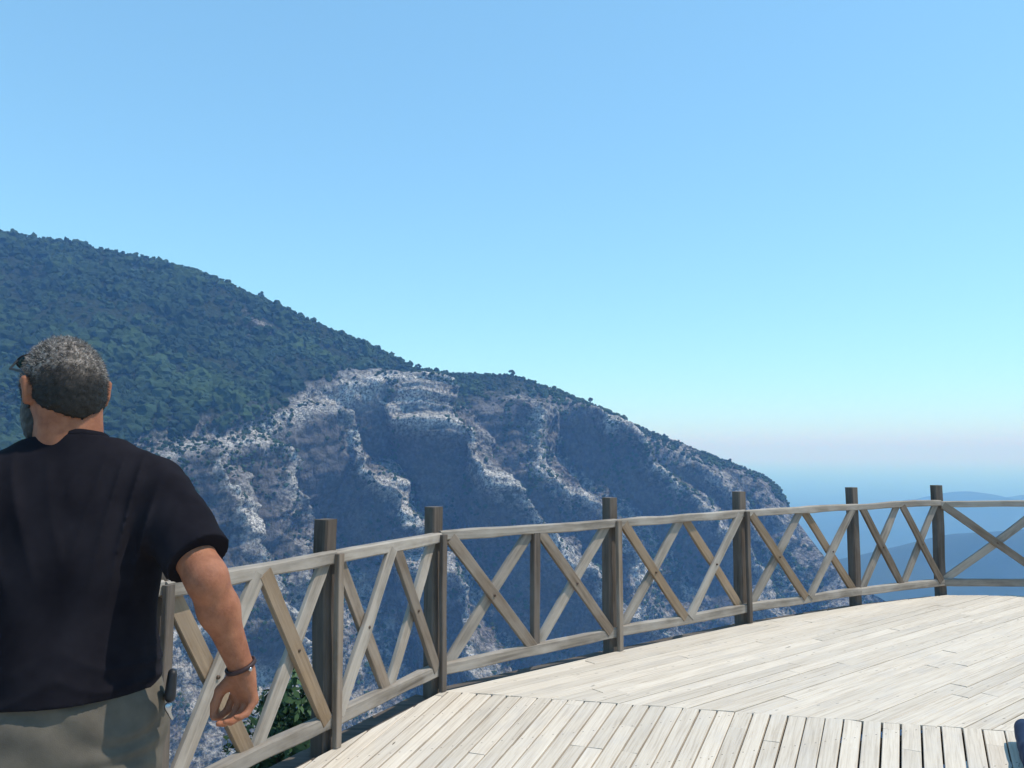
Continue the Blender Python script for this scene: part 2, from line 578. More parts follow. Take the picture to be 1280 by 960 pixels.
def tree(name, base, height, rad, n, leaf, mat, label, cat, group=None):
    base = Vector(base)
    root = empty(name, base)
    tag(root, label, cat, group)
    Vs, Fs, off = [], [], 0
    b = np.array(base)
    trunk = [b + (0, 0, -0.1 * height), b + (0.02 * height, 0, 0.3 * height), b + (0, 0.02 * height, 0.6 * height), b + (0, 0, 0.85 * height)]
    parts = [(trunk, [0.035 * height, 0.028 * height, 0.018 * height, 0.006 * height])]
    for i in range(6):
        a = i * 1.1 + random.random(); h0 = height * random.uniform(0.25, 0.55)
        e = b + (math.cos(a) * rad * 0.75, math.sin(a) * rad * 0.75, h0 + 0.3 * height)
        s = b + (0, 0, h0)
        parts.append(([s, (s + e) / 2 + (0, 0, 0.03 * height), e], [0.014 * height, 0.01 * height, 0.003 * height]))
    for p, r in parts:
        V, Fc = tube_np(p, r); Vs.append(V); Fs.append(Fc + off); off += len(V)
    link_mesh('trunk', np_mesh('trunk', np.concatenate(Vs), np.concatenate(Fs)), M_BARK, root)
    V, Fc, tone = leaves(b + (0, 0, height * 0.62), (rad, rad, height * 0.40), n, leaf)
    me = np_mesh('crown', V, Fc, False); attr(me, 'tone', tone)
    link_mesh('crown', me, mat, root)
    return root

def crest_point(px):
    i = int(np.argmin(np.abs(xxm[:, 0] - px)))
    return Pm[i, 26]

for px, h, lab, kind_ in [
    (780, 9.0, 'lone dark tree standing up from the bare crest above the right hand cliffs', 'tree'),
    (738, 7.5, 'round topped tree on the crest just left of the lone dark tree', 'tree'),
    (640, 8.0, 'broad tree on the flat shoulder of the ridge above the blue shaded cliff', 'tree'),
    (522, 8.0, 'tree at the notch where the forested slope meets the rocky ridge', 'tree'),
    (326, 9.0, 'tree on the bump of the forested skyline above the small rock scar', 'tree'),
    (912, 5.5, 'small tree on the crest above the right end of the ridge', 'tree')]:
    c = crest_point(px)
    tree('ridge_tree', (c[0], c[1], c[2] - h * 0.28), h, h * 0.46, 900, 0.5, M_FOREST, lab, kind_, 'trees standing along the mountain crest')

def slope_z(x, y):
    r = math.hypot(x - 1.0, y - 1.0)
    return -2.6 - 0.78 * max(0, r - 7)
for (px, py, Y, rr, nn, lab) in [
    (352, 905, 11.0, 0.75, 5200, 'leafy green shrub on the slope just below the deck, beside the man'),
    (372, 930, 8.6, 0.55, 3000, 'smaller green shrub low against the deck edge, partly hidden by the fence')]:
    c = P(px, py, Y)
    zb = slope_z(c.x, c.y)
    h = c.z + 0.75 - zb
    tree('shrub', (c.x, c.y, zb), h, rr, nn, 0.055, M_BUSH, lab, 'shrub', None)

# ================================================================== HAZE
def haze():
    z0, z1 = GZ - 1, 310.0
    b = BOX
    V = np.array([(x, y, z) for z in (z0, z1) for y in (-b, b) for x in (-b, b)], float)
    Fc = np.array([(0, 2, 3, 1), (4, 5, 7, 6), (0, 1, 5, 4), (2, 6, 7, 3), (0, 4, 6, 2), (1, 3, 7, 5)])
    m = bpy.data.materials.new('haze_air'); m.use_nodes = True
    nt = m.node_tree
    for n in list(nt.nodes): nt.nodes.remove(n)
    out = nt.nodes.new('ShaderNodeOutputMaterial')
    v = nt.nodes.new('ShaderNodeVolumePrincipled')
    v.inputs['Color'].default_value = (*HAZE_COLOR, 1)
    v.inputs['Absorption Color'].default_value = (1, 1, 1, 1)
    v.inputs['Density'].default_value = HAZE_DENSITY
    v.inputs['Anisotropy'].default_value = 0.0
    nt.links.new(v.outputs[0], out.inputs['Volume'])
    o = link_mesh('haze', np_mesh('haze', V, Fc, False), m)
    tag(o, 'thin blue haze in the air over the valley', 'haze', kind='stuff')
haze()
# ================================================================== WOOD
def m_wood(name, c_dark, c_light, grey=(0.5, 0.48, 0.45), weather=0.5):
    m, nt, b = mat_new(name, 0.82, 0.2)
    tc = nt.nodes.new('ShaderNodeTexCoord')
    oi = nt.nodes.new('ShaderNodeObjectInfo')
    mp = nt.nodes.new('ShaderNodeMapping'); mp.inputs['Scale'].default_value = (1.6, 30, 30)
    cmb = nt.nodes.new('ShaderNodeCombineXYZ')
    r = math_node(nt, 'MULTIPLY', oi.outputs['Random'], 37.0)
    for i in range(3): nt.links.new(r, cmb.inputs[i])
    nt.links.new(tc.outputs['Object'], mp.inputs['Vector']); nt.links.new(cmb.outputs[0], mp.inputs['Location'])
    g = noise_node(nt, 1.0, 6, 0.6, mp.outputs[0], 0.6)
    mp2 = nt.nodes.new('ShaderNodeMapping'); mp2.inputs['Scale'].default_value = (3, 7, 7)
    nt.links.new(tc.outputs['Object'], mp2.inputs['Vector']); nt.links.new(cmb.outputs[0], mp2.inputs['Location'])
    s = noise_node(nt, 1.0, 4, 0.6, mp2.outputs[0])
    c = ramp(nt, [(0.3, c_dark), (0.65, c_light)], g)
    w = math_node(nt, 'MULTIPLY', ramp(nt, [(0.4, (0, 0, 0)), (0.62, (1, 1, 1))], s), weather)
    c = mixc(nt, w, c, grey)
    v = math_node(nt, 'ADD', math_node(nt, 'MULTIPLY', oi.outputs['Random'], 0.35), 0.8)
    hsv = nt.nodes.new('ShaderNodeHueSaturation'); nt.links.new(c, hsv.inputs['Color']); nt.links.new(v, hsv.inputs['Value'])
    nt.links.new(hsv.outputs[0], b.inputs['Base Color'])
    bump(nt, b, g, 0.5, 0.004)
    return m

W_POST = m_wood('post_wood', (0.05, 0.04, 0.032), (0.13, 0.10, 0.08), (0.16, 0.14, 0.12), 0.4)
W_RAIL = m_wood('rail_wood', (0.13, 0.11, 0.09), (0.30, 0.255, 0.21), (0.40, 0.36, 0.315), 0.5)
W_BRACE = m_wood('brace_wood', (0.10, 0.074, 0.052), (0.23, 0.175, 0.13), (0.28, 0.24, 0.20), 0.5)
W_TAN = m_wood('tan_brace_wood', (0.13, 0.085, 0.05), (0.27, 0.19, 0.12), (0.30, 0.25, 0.2), 0.3)

def board(name, p0, p1, width, thick, nrm, mat, parent, wob=0.004, chamfer=0.007):
    """long board from p0 to p1; nrm = direction of its thickness"""
    p0, p1, nrm = Vector(p0), Vector(p1), Vector(nrm)
    X = (p1 - p0); L = X.length; X.normalize()
    Yv = (nrm - X * nrm.dot(X)).normalized(); Zv = X.cross(Yv)
    n = max(3, int(L / 0.09))
    a, c = thick / 2, width / 2; h = chamfer
    sec = np.array([(-a + h, -c), (a - h, -c), (a, -c + h), (a, c - h), (a - h, c), (-a + h, c), (-a, c - h), (-a, -c + h)])
    seed = random.random() * 100
    V = []
    for i in range(n + 1):
        x = L * i / n
        q = np.stack([np.full(8, x * 3), sec[:, 0] * 9 + seed, sec[:, 1] * 9], -1)
        d = fbm(q, 2, 5) * wob
        q2 = fbm(np.array([[x * 1.4, seed, 0], [x * 1.4, seed, 40.]]), 2, 6) * wob * 2
        V.append(np.stack([np.full(8, x), sec[:, 0] * (1 + d / a) + q2[0], sec[:, 1] * (1 + d / c) + q2[1]], -1))
    V = np.concatenate(V)
    faces = [(i * 8 + j, i * 8 + (j + 1) % 8, (i + 1) * 8 + (j + 1) % 8, (i + 1) * 8 + j) for i in range(n) for j in range(8)]
    me = bpy.data.meshes.new(name)
    me.from_pydata([tuple(v) for v in V], [], [f[::-1] for f in faces] + [tuple(range(8)), tuple(n * 8 + j for j in reversed(range(8)))])
    import bmesh
    bm = bmesh.new(); bm.from_mesh(me); bmesh.ops.recalc_face_normals(bm, faces=bm.faces); bm.to_mesh(me); bm.free()
    me.materials.append(mat)
    o = bpy.data.objects.new(name, me); col.objects.link(o)
    M = Matrix((X, Yv, Zv)).transposed().to_4x4(); M.translation = p0
    if parent is not None:
        o.parent = parent
        M = Matrix.Translation(parent.location).inverted() @ M
    o.matrix_local = M
    return o

# fence line (where the rails run), from behind the man round to the right
fl = [on_deck(412, 933), on_deck(547, 863), on_deck(770, 812), on_deck(933, 778), on_deck(1075, 755), on_deck(1180, 743)]
d0 = (fl[1] - fl[0])
step = d0.normalized()
back = [fl[0] + Vector((-0.50, -1.05, 0)).normalized() * 1.16 * k for k in (1, 2, 3, 4, 5)]
pr = fl[-1]
right = [pr + Vector((1.20, -0.06, 0)), pr + Vector((2.3, -0.75, 0)), pr + Vector((3.1, -1.9, 0))]
FL = back[::-1] + fl + right
i412 = len(back)
RAIL_TOP = 1.05
fence = empty('wooden_fence', FL[0])
tag(fence, 'weathered wooden fence with crossed braces along the open edge of the deck', 'fence')
style = {i412 - 1: ('/', '\\'), i412: ('/', '\\'), i412 + 1: ('\\', '\\'), i412 + 2: ('\\', '/'), i412 + 3: ('\\', '/'),
         i412 + 4: ('\\', '\\'), i412 + 5: ('one',)}
def inner(i):
    a, b = FL[i], FL[i + 1]
    d = (b - a).normalized()
    return Vector((d.y, -d.x, 0))
M_BOLT, _nt, _b = mat_new('rusty_bolt', 0.6, 0.5)
_b.inputs['Base Color'].default_value = (0.10, 0.065, 0.045, 1); _b.inputs['Metallic'].default_value = 0.5
for i, p in enumerate(FL):
    n0 = inner(max(i - 1, 0)); n1 = inner(min(i, len(FL) - 2))
    nn = (n0 + n1).normalized()
    c = p - nn * 0.052
    o = board('post', c + Vector((0, 0, -0.55)), c + Vector((0, 0, RAIL_TOP + 0.17)), 0.10, 0.095, nn, W_POST, fence, 0.004, 0.01)
    if i == i412 + 5:
        pass
    c2 = p + nn * 0.046
    if i not in (i412 + 4, i412 + 5):
        board('batten', c2 + Vector((0, 0, 0.003)), c2 + Vector((0, 0, RAIL_TOP - 0.015)), 0.048, 0.034, nn, W_BRACE if i % 2 else W_POST, fence, 0.002, 0.004)
for i in range(len(FL) - 1):
    a, b = FL[i], FL[i + 1]
    nn = inner(i); d = (b - a); L = d.length; d.normalize()
    up = Vector((0, 0, 1))
    ra, rb = a + d * 0.004, b - d * 0.004
    board('top_rail', ra + up * (RAIL_TOP - 0.033), rb + up * (RAIL_TOP - 0.033), 0.066, 0.062, nn, W_RAIL, fence, 0.007, 0.008)
    board('bottom_rail', ra + up * 0.135, rb + up * 0.135, 0.078, 0.060, nn, W_RAIL, fence, 0.005, 0.008)
    zt, zb = RAIL_TOP - 0.06, 0.168
    st = style.get(i, ('\\', '\\'))
    spans = [(0.03, 0.97)] if st == ('one',) else [(0.055, 0.475), (0.525, 0.945)]
    for (t0, t1), s in zip(spans, st):
        A, B = a + d * (L * t0), a + d * (L * t1)
        back_s = '/' if s in ('\\', 'one') else '\\'
        front_s = '\\' if s in ('\\', 'one') else '/'
        for which, off in ((front_s, 0.0175), (back_s, -0.0175)):
            q0, q1 = (A + up * zt, B + up * zb) if which == '\\' else (A + up * zb, B + up * zt)
            e = (q1 - q0).normalized() * 0.018
            tan = (i, which) in ((i412 + 2, '\\'), (i412 + 3, '\\'), (i412 - 1, '\\'))
            o = board('brace', q0 - e + nn * off, q1 + e + nn * off, 0.084, 0.030, nn, W_TAN if tan else (W_RAIL if which == '/' else W_BRACE), fence, 0.004, 0.004)
            if tan: o['label'] = 'warmer tan brown brace'
        mc = (A + B) / 2 + up * ((zt + zb) / 2)
        V, Fc = tube_np([mc + nn * 0.030, mc + nn * 0.0385, mc + nn * 0.0405], [0.0095, 0.0095, 0.004], 8)
        link_mesh('bolt', np_mesh('bolt', V, Fc), M_BOLT, fence)
    if i == i412 + 1:
        m_ = (a + b) / 2
        board('middle_post', m_ + up * 0.165, m_ + up * (RAIL_TOP - 0.055), 0.065, 0.052, nn, W_POST, fence, 0.003, 0.005)

# ================================================================== DECK
def m_deck():
    m, nt, b = mat_new('weathered_planks', 0.78, 0.25)
    al, ac, to = attr_node(nt, 'along'), attr_node(nt, 'across'), attr_node(nt, 'tone')
    def vec(sx, sy, st):
        c = nt.nodes.new('ShaderNodeCombineXYZ')
        nt.links.new(math_node(nt, 'MULTIPLY', al, sx), c.inputs[0]); nt.links.new(math_node(nt, 'MULTIPLY', ac, sy), c.inputs[1])
        nt.links.new(math_node(nt, 'MULTIPLY', to, st), c.inputs[2]); return c.outputs[0]
    g = noise_node(nt, 1.0, 6, 0.65, vec(2.2, 75, 60), 0.5)
    s = noise_node(nt, 1.0, 4, 0.6, vec(2.5, 4, 23))
    blot = noise_node(nt, 1.1, 5, 0.6, objco(nt))
    k = noise_node(nt, 1.0, 2, 0.5, vec(5, 26, 91))
    c = ramp(nt, [(0.28, (0.39, 0.32, 0.245)), (0.5, (0.57, 0.49, 0.395)), (0.75, (0.66, 0.585, 0.485))], g)
    v = math_node(nt, 'ADD', math_node(nt, 'MULTIPLY', to, 0.20), 0.87)
    hs = nt.nodes.new('ShaderNodeHueSaturation'); nt.links.new(c, hs.inputs['Color']); nt.links.new(v, hs.inputs['Value'])
    c = mixc(nt, math_node(nt, 'MULTIPLY', ramp(nt, [(0.5, (0, 0, 0)), (0.7, (1, 1, 1))], s), 0.35), hs.outputs[0], (0.43, 0.40, 0.37))
    c = mixc(nt, math_node(nt, 'MULTIPLY', ramp(nt, [(0.45, (0, 0, 0)), (0.7, (1, 1, 1))], blot), 0.3), c, (0.56, 0.51, 0.44))
    c = mixc(nt, ramp(nt, [(0.745, (0, 0, 0)), (0.775, (1, 1, 1))], k), c, (0.10, 0.075, 0.05))
    sx = nt.nodes.new('ShaderNodeSeparateXYZ'); nt.links.new(objco(nt), sx.inputs[0])
    pj = math_node(nt, 'ADD', math_node(nt, 'MULTIPLY', sx.outputs[0], -0.3), math_node(nt, 'MULTIPLY', sx.outputs[1], 0.954))
    u = math_node(nt, 'MULTIPLY', math_node(nt, 'SUBTRACT', math_node(nt, 'FRACT', math_node(nt, 'ADD', math_node(nt, 'DIVIDE', pj, 0.55), 0.5)), 0.5), 0.55)
    w_ = math_node(nt, 'SUBTRACT', math_node(nt, 'ABSOLUTE', math_node(nt, 'SUBTRACT', ac, attr_node(nt, 'middle'))), 0.026)
    dd = math_node(nt, 'SQRT', math_node(nt, 'ADD', math_node(nt, 'MULTIPLY', u, u), math_node(nt, 'MULTIPLY', w_, w_)))
    c = mixc(nt, math_node(nt, 'MULTIPLY', math_node(nt, 'LESS_THAN', dd, 0.0042), 0.8), c, (0.07, 0.055, 0.045))
    nt.links.new(c, b.inputs['Base Color'])
    bump(nt, b, g, 0.35, 0.003)
    return m
M_DECK = m_deck()

def clip(poly, n, c):
    """keep n.p >= c ; poly list of (x,y)"""
    out = []
    for i in range(len(poly)):
        p, q = poly[i], poly[(i + 1) % len(poly)]
        dp, dq = n[0] * p[0] + n[1] * p[1] - c, n[0] * q[0] + n[1] * q[1] - c
        if dp >= 0: out.append(p)
        if dp * dq < 0:
            t = dp / (dp - dq); out.append((p[0] + (q[0] - p[0]) * t, p[1] + (q[1] - p[1]) * t))
    return out

def build_deck():
    edges = []
    for i in range(len(FL) - 1):
        n = inner(i); a = FL[i] + n * 0.034
        edges.append(((n.x, n.y), n.x * a.x + n.y * a.y))
    edges.append(((0, 1), -3.4)); edges.append(((-1, 0), -8.2))
    corner = FL[i412 + 1]
    bend = on_deck(1240, 912)
    bd = Vector((bend.x - corner.x, bend.y - corner.y)).normalized()
    bn = (-bd.y, bd.x); bc = bn[0] * corner.x + bn[1] * corner.y
    V, Fs, al, ac, to, ce = [], [], [], [], [], []
    def plank(poly, d, org, tone):
        poly = [p for k, p in enumerate(poly) if (Vector(p) - Vector(poly[k - 1])).length > 1e-4]
        if len(poly) < 3: return
        area = sum(poly[k - 1][0] * poly[k][1] - poly[k][0] * poly[k - 1][1] for k in range(len(poly))) / 2
        if abs(area) < 0.002: return
        if area < 0: poly = poly[::-1]
        z = random.uniform(-0.0022, 0.0022); tl = random.uniform(-0.0014, 0.0014)
        b0 = len(V); k = len(poly)
        cx_, cy_ = sum(p[0] for p in poly) / k, sum(p[1] for p in poly) / k
        nrm_ = (-d[1], d[0])
        sh = []
        for p in poly:           # 3 mm eased edge
            v = Vector((p[0] - cx_, p[1] - cy_)); vl = v.dot(Vector(nrm_)); sh.append((p[0] - nrm_[0] * math.copysign(0.003, vl), p[1] - nrm_[1] * math.copysign(0.003, vl)))
        for ring, dz in ((sh, 0.0), (poly, -0.003), (poly, -0.032)):
            for p in ring:
                acr = (p[0] - org[0]) * nrm_[0] + (p[1] - org[1]) * nrm_[1]
                V.append((p[0], p[1], z + dz - 0.002 + tl * (1 if acr > (cx_ - org[0]) * nrm_[0] + (cy_ - org[1]) * nrm_[1] else -1)))
                al.append((p[0] - org[0]) * d[0] + (p[1] - org[1]) * d[1]); ac.append(acr); to.append(tone); ce.append((cx_ - org[0]) * nrm_[0] + (cy_ - org[1]) * nrm_[1])
        Fs.append(tuple(b0 + j for j in range(k)))
        for r in (0, 1):
            for j in range(k):
                j2 = (j + 1) % k
                Fs.append((b0 + r * k + j, b0 + (r + 1) * k + j, b0 + (r + 1) * k + j2, b0 + r * k + j2))
    # near section : planks fan out from a point behind the viewer
    fp = ray(1130, 372); fan = Vector((0, 0, EYE)) + fp * (-EYE / fp.z)
    C0 = (fan.x, fan.y)
    R = 13.0; dth = 0.094 / R
    th = -0.9
    while th < 0.9:
        wv = dth * random.uniform(0.97, 1.03)
        g = 0.0034 / R * random.uniform(0.7, 1.9)
        t0, t1 = th + g, th + wv - g
        d = (math.sin(th + wv / 2), math.cos(th + wv / 2))
        cuts = [2.0]; x = 3.0 + random.uniform(0, 3)
        while x < 17: cuts.append(x); x += random.choice((2.4, 3.0, 3.6))
        cuts.append(20.0)
        for r0, r1 in zip(cuts[:-1], cuts[1:]):
            r0 += 0.002; r1 -= 0.002
            poly = [(C0[0] + r * math.sin(t), C0[1] + r * math.cos(t)) for r, t in ((r0, t0), (r0, t1), (r1, t1), (r1, t0))]
            for n, c in edges: poly = clip(poly, n, c) if len(poly) > 2 else []
            if len(poly) > 2: poly = clip(poly, (-bn[0], -bn[1]), -bc + 0.003)
            if len(poly) > 2: plank(poly, d, C0, random.random())
        th += wv
    # far section : parallel to the long run of the fence
    d = (fl[3] - fl[1]); d = (d.x / d.length, d.y / d.length); n_ = (d[1], -d[0])
    org = (fl[1].x + n_[0] * 0.03, fl[1].y + n_[1] * 0.03)
    y = -3.0
    while y < 11:
        w = 0.112
        g0 = 0.0022 * random.uniform(0.5, 1.6)
        cuts = [-12.0]; x = -11 + random.uniform(0, 3)
        while x < 16: cuts.append(x); x += random.choice((2.4, 3.0, 3.6))
        for x0, x1 in zip(cuts[:-1], cuts[1:]):
            poly = [(org[0] + d[0] * xx_ + n_[0] * yy_, org[1] + d[1] * xx_ + n_[1] * yy_) for xx_, yy_ in
                    ((x0 + 0.002, y + g0), (x1 - 0.002, y + g0), (x1 - 0.002, y + w - g0), (x0 + 0.002, y + w - g0))]
            for n, c in edges: poly = clip(poly, n, c) if len(poly) > 2 else []
            if len(poly) > 2: poly = clip(poly, bn, bc + 0.003)
            if len(poly) > 2: plank(poly, d, org, random.random())
        y += w
    me = bpy.data.meshes.new('deck')
    me.from_pydata(V, [], Fs); me.update()
    attr(me, 'along', al); attr(me, 'across', ac); attr(me, 'tone', to); attr(me, 'middle', ce)
    o = link_mesh('deck', me, M_DECK)
    tag(o, kind='structure')
    # timber framing below the planks, plus an added dark strip standing for shadow
    import bmesh
    bm = bmesh.new()
    def beam(p, q, w, zt, zb):
        p, q = Vector((p[0], p[1], 0)), Vector((q[0], q[1], 0))
        dd = (q - p).normalized(); nn = Vector((-dd.y, dd.x, 0)) * w / 2
        vs = [bm.verts.new(v + Vector((0, 0, z))) for z in (zb, zt) for v in (p - nn, q - nn, q + nn, p + nn)]
        for f in ((3, 2, 1, 0), (4, 5, 6, 7), (0, 1, 5, 4), (1, 2, 6, 5), (2, 3, 7, 6), (3, 0, 4, 7)): bm.faces.new([vs[k] for k in f])
    def seg(n, c, dirv):       # line n.p=c clipped to outline
        poly = [(n[0] * c - dirv[0] * 30 - n[0] * .001, n[1] * c - dirv[1] * 30 - n[1] * .001), (n[0] * c + dirv[0] * 30 - n[0] * .001, n[1] * c + dirv[1] * 30 - n[1] * .001),
                (n[0] * c + dirv[0] * 30 + n[0] * .001, n[1] * c + dirv[1] * 30 + n[1] * .001), (n[0] * c - dirv[0] * 30 + n[0] * .001, n[1] * c - dirv[1] * 30 + n[1] * .001)]
        for nn, cc in edges: poly = clip(poly, nn, cc + 0.05) if len(poly) > 2 else []
        if len(poly) < 3: return None
        pr_ = [p[0] * dirv[0] + p[1] * dirv[1] for p in poly]
        a, b = min(pr_), max(pr_)
        return (n[0] * c + dirv[0] * a, n[1] * c + dirv[1] * a), (n[0] * c + dirv[0] * b, n[1] * c + dirv[1] * b)
    for k in range(-12, 30):
        s_ = seg((-0.3, 0.954), k * 0.55, (0.954, 0.3))
        if s_: beam(s_[0], s_[1], 0.07, -0.038, -0.20)
    for k in range(-10, 12):
        s_ = seg((0.954, 0.3), k * 1.6, (-0.3, 0.954))
        if s_: beam(s_[0], s_[1], 0.14, -0.205, -0.42)
    for k in range(-4, 12, 2):
        for j in range(-3, 10, 2):
            p = Vector((k * 0.95, j * 0.95))
            if all(nn[0] * p.x + nn[1] * p.y > cc + 0.2 for nn, cc in edges):
                beam((p.x - 0.08, p.y), (p.x + 0.08, p.y), 0.16, -0.425, slope_z(p.x, p.y) - 1.0)
    for i in range(len(FL) - 1):
        n = inner(i)
        a, b = FL[i] + n * 0.055, FL[i + 1] + n * 0.055
        beam((a.x, a.y), (b.x, b.y), 0.04, -0.040, -0.21)
        a, b = FL[i] - n * 0.075, FL[i + 1] - n * 0.075
        beam((a.x, a.y), (b.x, b.y), 0.20, -0.045 - 0.003 * (i % 2), -0.17 - 0.003 * (i % 2))  # dark beam added outside the edge to act as the shadow under the rail
    me = bpy.data.meshes.new('framing_and_shade_strip'); bmesh.ops.recalc_face_normals(bm, faces=bm.faces); bm.to_mesh(me); bm.free()
    o = link_mesh('framing_and_shade_strip', me, W_POST); tag(o, kind='structure')
build_deck()

# ================================================================== SDF bodies
class Field:
    def __init__(s, lo, hi, h):
        s.lo = np.array(lo, float); s.h = h
        s.n = np.ceil((np.array(hi) - s.lo) / h).astype(int) + 1
        s.f = np.full(s.n, 0.5, np.float32)
    def box(s, lo, hi):
        a = np.clip(np.floor((np.array(lo) - s.lo) / s.h).astype(int), 0, s.n)
        b = np.clip(np.ceil((np.array(hi) - s.lo) / s.h).astype(int) + 1, 0, s.n)
        sl = tuple(slice(i, j) for i, j in zip(a, b))
        g = np.meshgrid(*[s.lo[k] + s.h * np.arange(a[k], b[k]) for k in range(3)], indexing='ij')
        return sl, np.stack(g, -1)
    def put(s, lo, hi, fn, k, mode='add'):
        m = k + 3 * s.h + 0.01
        sl, p = s.box(np.array(lo) - m, np.array(hi) + m)
        if p.size == 0: return
        d = fn(p); a = s.f[sl]
        if mode == 'add':
            h = np.clip(0.5 + 0.5 * (a - d) / k, 0, 1)
            s.f[sl] = a + (d - a) * h - k * h * (1 - h)
        elif mode == 'sub':
            d = -d; h = np.clip(0.5 - 0.5 * (a - d) / k, 0, 1)
            s.f[sl] = a + (d - a) * h + k * h * (1 - h)
    def cone(s, a, b, ra, rb, k=0.02, mode='add', flat=None):
        a, b = np.array(a, float), np.array(b, float); r = max(ra, rb)
        def fn(p):
            ab = b - a; t = np.clip(((p - a) @ ab) / (ab @ ab + 1e-12), 0, 1)
            v = p - a - t[..., None] * ab
            if flat is not None:
                ax, sc = flat; ax = np.array(ax, float); ax /= np.linalg.norm(ax)
                v = v + ((v @ ax) * (1 / sc - 1))[..., None] * ax
            return np.linalg.norm(v, axis=-1) - (ra + (rb - ra) * t)
        s.put(np.minimum(a, b) - r * 1.3, np.maximum(a, b) + r * 1.3, fn, k, mode)
    def ell(s, c, r, k=0.02, R=None, mode='add'):
        c = np.array(c, float); r = np.array(r, float); m = r.max()
        def fn(p):
            q = p - c
            if R is not None: q = q @ R
            k0 = np.linalg.norm(q / r, axis=-1); k1 = np.linalg.norm(q / (r * r), axis=-1)
            return k0 * (k0 - 1) / (k1 + 1e-9)
        s.put(c - m, c + m, fn, k, mode)
    def keep(s, n, c):
        """cut by plane, keep n.p <= c"""
        _, p = s.box(s.lo, s.lo + s.h * (s.n - 1))
        s.f = np.maximum(s.f, (p @ np.array(n, float) - c).astype(np.float32))
    def mesh(s):
        f = s.f; n = f.shape
        ins = f < 0
        acc = np.zeros((n[0] - 1, n[1] - 1, n[2] - 1, 3)); cnt = np.zeros((n[0] - 1, n[1] - 1, n[2] - 1))
        act = None
        c8 = [ins[i:n[0] - 1 + i, j:n[1] - 1 + j, k:n[2] - 1 + k] for i in (0, 1) for j in (0, 1) for k in (0, 1)]
        sm = sum(c.astype(np.int8) for c in c8)
        act = (sm > 0) & (sm < 8)
        I = np.argwhere(act)
        vals = {}
        for i in (0, 1):
            for j in (0, 1):
                for k in (0, 1):
                    vals[i, j, k] = f[I[:, 0] + i, I[:, 1] + j, I[:, 2] + k]
        tot = np.zeros((len(I), 3)); c = np.zeros(len(I))
        for ax in range(3):
            for u in (0, 1):
                for w in (0, 1):
                    a = [u, w]; a.insert(ax, 0); b = [u, w]; b.insert(ax, 1)
                    va, vb = vals[tuple(a)], vals[tuple(b)]
                    x = (va < 0) != (vb < 0)
                    t = np.where(x, va / (va - vb + 1e-20), 0)
                    pnt = np.tile(np.array(a, float), (len(I), 1)); pnt[:, ax] = t
                    tot += pnt * x[:, None]; c += x
        V = s.lo + s.h * (I + tot / c[:, None])
        idm = -np.ones(act.shape, np.int64); idm[tuple(I.T)] = np.arange(len(I))
        quads = []
        for ax in range(3):
            u, w = [k for k in range(3) if k != ax]
            sl0 = [slice(1, -1)] * 3; sl0[ax] = slice(0, -1)
            sl1 = list(sl0); sl1[ax] = slice(1, None)
            a, b = ins[tuple(sl0)], ins[tuple(sl1)]
            E = np.argwhere(a != b)
            if len(E) == 0: continue
            off = np.array([1, 1, 1]); off[ax] = 0
            E2 = E + off
            flip = a[tuple(E.T)]
            q = []
            for du, dw in ((0, 0), (1, 0), (1, 1), (0, 1)):
                Q = E2.copy(); Q[:, u] -= du; Q[:, w] -= dw
                q.append(idm[tuple(Q.T)])
            q = np.stack(q, -1)
            sgn = flip if ax != 1 else ~flip
            q[~sgn] = q[~sgn][:, ::-1]
            quads.append(q)
        return V, np.concatenate(quads)

def sdf_object(name, F_, mat, parent=None, relax=1):
    V, Q = F_.mesh()
    if relax:      # a little Laplacian smoothing
        for _ in range(relax):
            acc = np.zeros_like(V); c = np.zeros(len(V))
            for a, b in ((0, 1), (1, 2), (2, 3), (3, 0)):
                np.add.at(acc, Q[:, a], V[Q[:, b]]); np.add.at(acc, Q[:, b], V[Q[:, a]])
                np.add.at(c, Q[:, a], 1); np.add.at(c, Q[:, b], 1)
            V = V * 0.5 + 0.5 * acc / c[:, None]
    me = np_mesh(name, V, Q, True)
    return link_mesh(name, me, mat, parent)

# ---- materials of the man
M_SKIN, nt, b = mat_new('skin', 0.62, 0.25)
co = objco(nt)
n1 = noise_node(nt, 22, 6, 0.7, co); n2 = noise_node(nt, 180, 5, 0.7, co)
nt.links.new(ramp(nt, [(0.3, (0.20, 0.070, 0.036)), (0.7, (0.36, 0.15, 0.082))], n1), b.inputs['Base Color'])
b.inputs['Subsurface Weight'].default_value = 0.12
b.inputs['Subsurface Radius'].default_value = (0.012, 0.005, 0.003)
bump(nt, b, n2, 0.5, 0.002)
M_SHIRT, nt, b = mat_new('black_cotton', 0.95, 0.05)
co = objco(nt)
n2 = noise_node(nt, 900, 2, 0.5, co); n1 = noise_node(nt, 6, 4, 0.6, co)
nt.links.new(ramp(nt, [(0.3, (0.006, 0.0055, 0.008)), (0.7, (0.017, 0.0155, 0.020))], n1), b.inputs['Base Color'])
b.inputs['Sheen Weight'].default_value = 0.0
b.inputs['Sheen Roughness'].default_value = 0.5
bump(nt, b, n2, 0.3, 0.0008)
M_TROUSER, nt, b = mat_new('grey_beige_twill', 0.92, 0.15)
co = objco(nt)
n2 = noise_node(nt, 500, 2, 0.5, co); n1 = noise_node(nt, 12, 4, 0.6, co)
nt.links.new(ramp(nt, [(0.3, (0.082, 0.070, 0.056)), (0.7, (0.125, 0.108, 0.086))], n1), b.inputs['Base Color'])
bump(nt, b, n2, 0.4, 0.001)
M_HAIR, nt, b = mat_new('greying_hair', 0.55, 0.3)
to = attr_node(nt, 'tone')
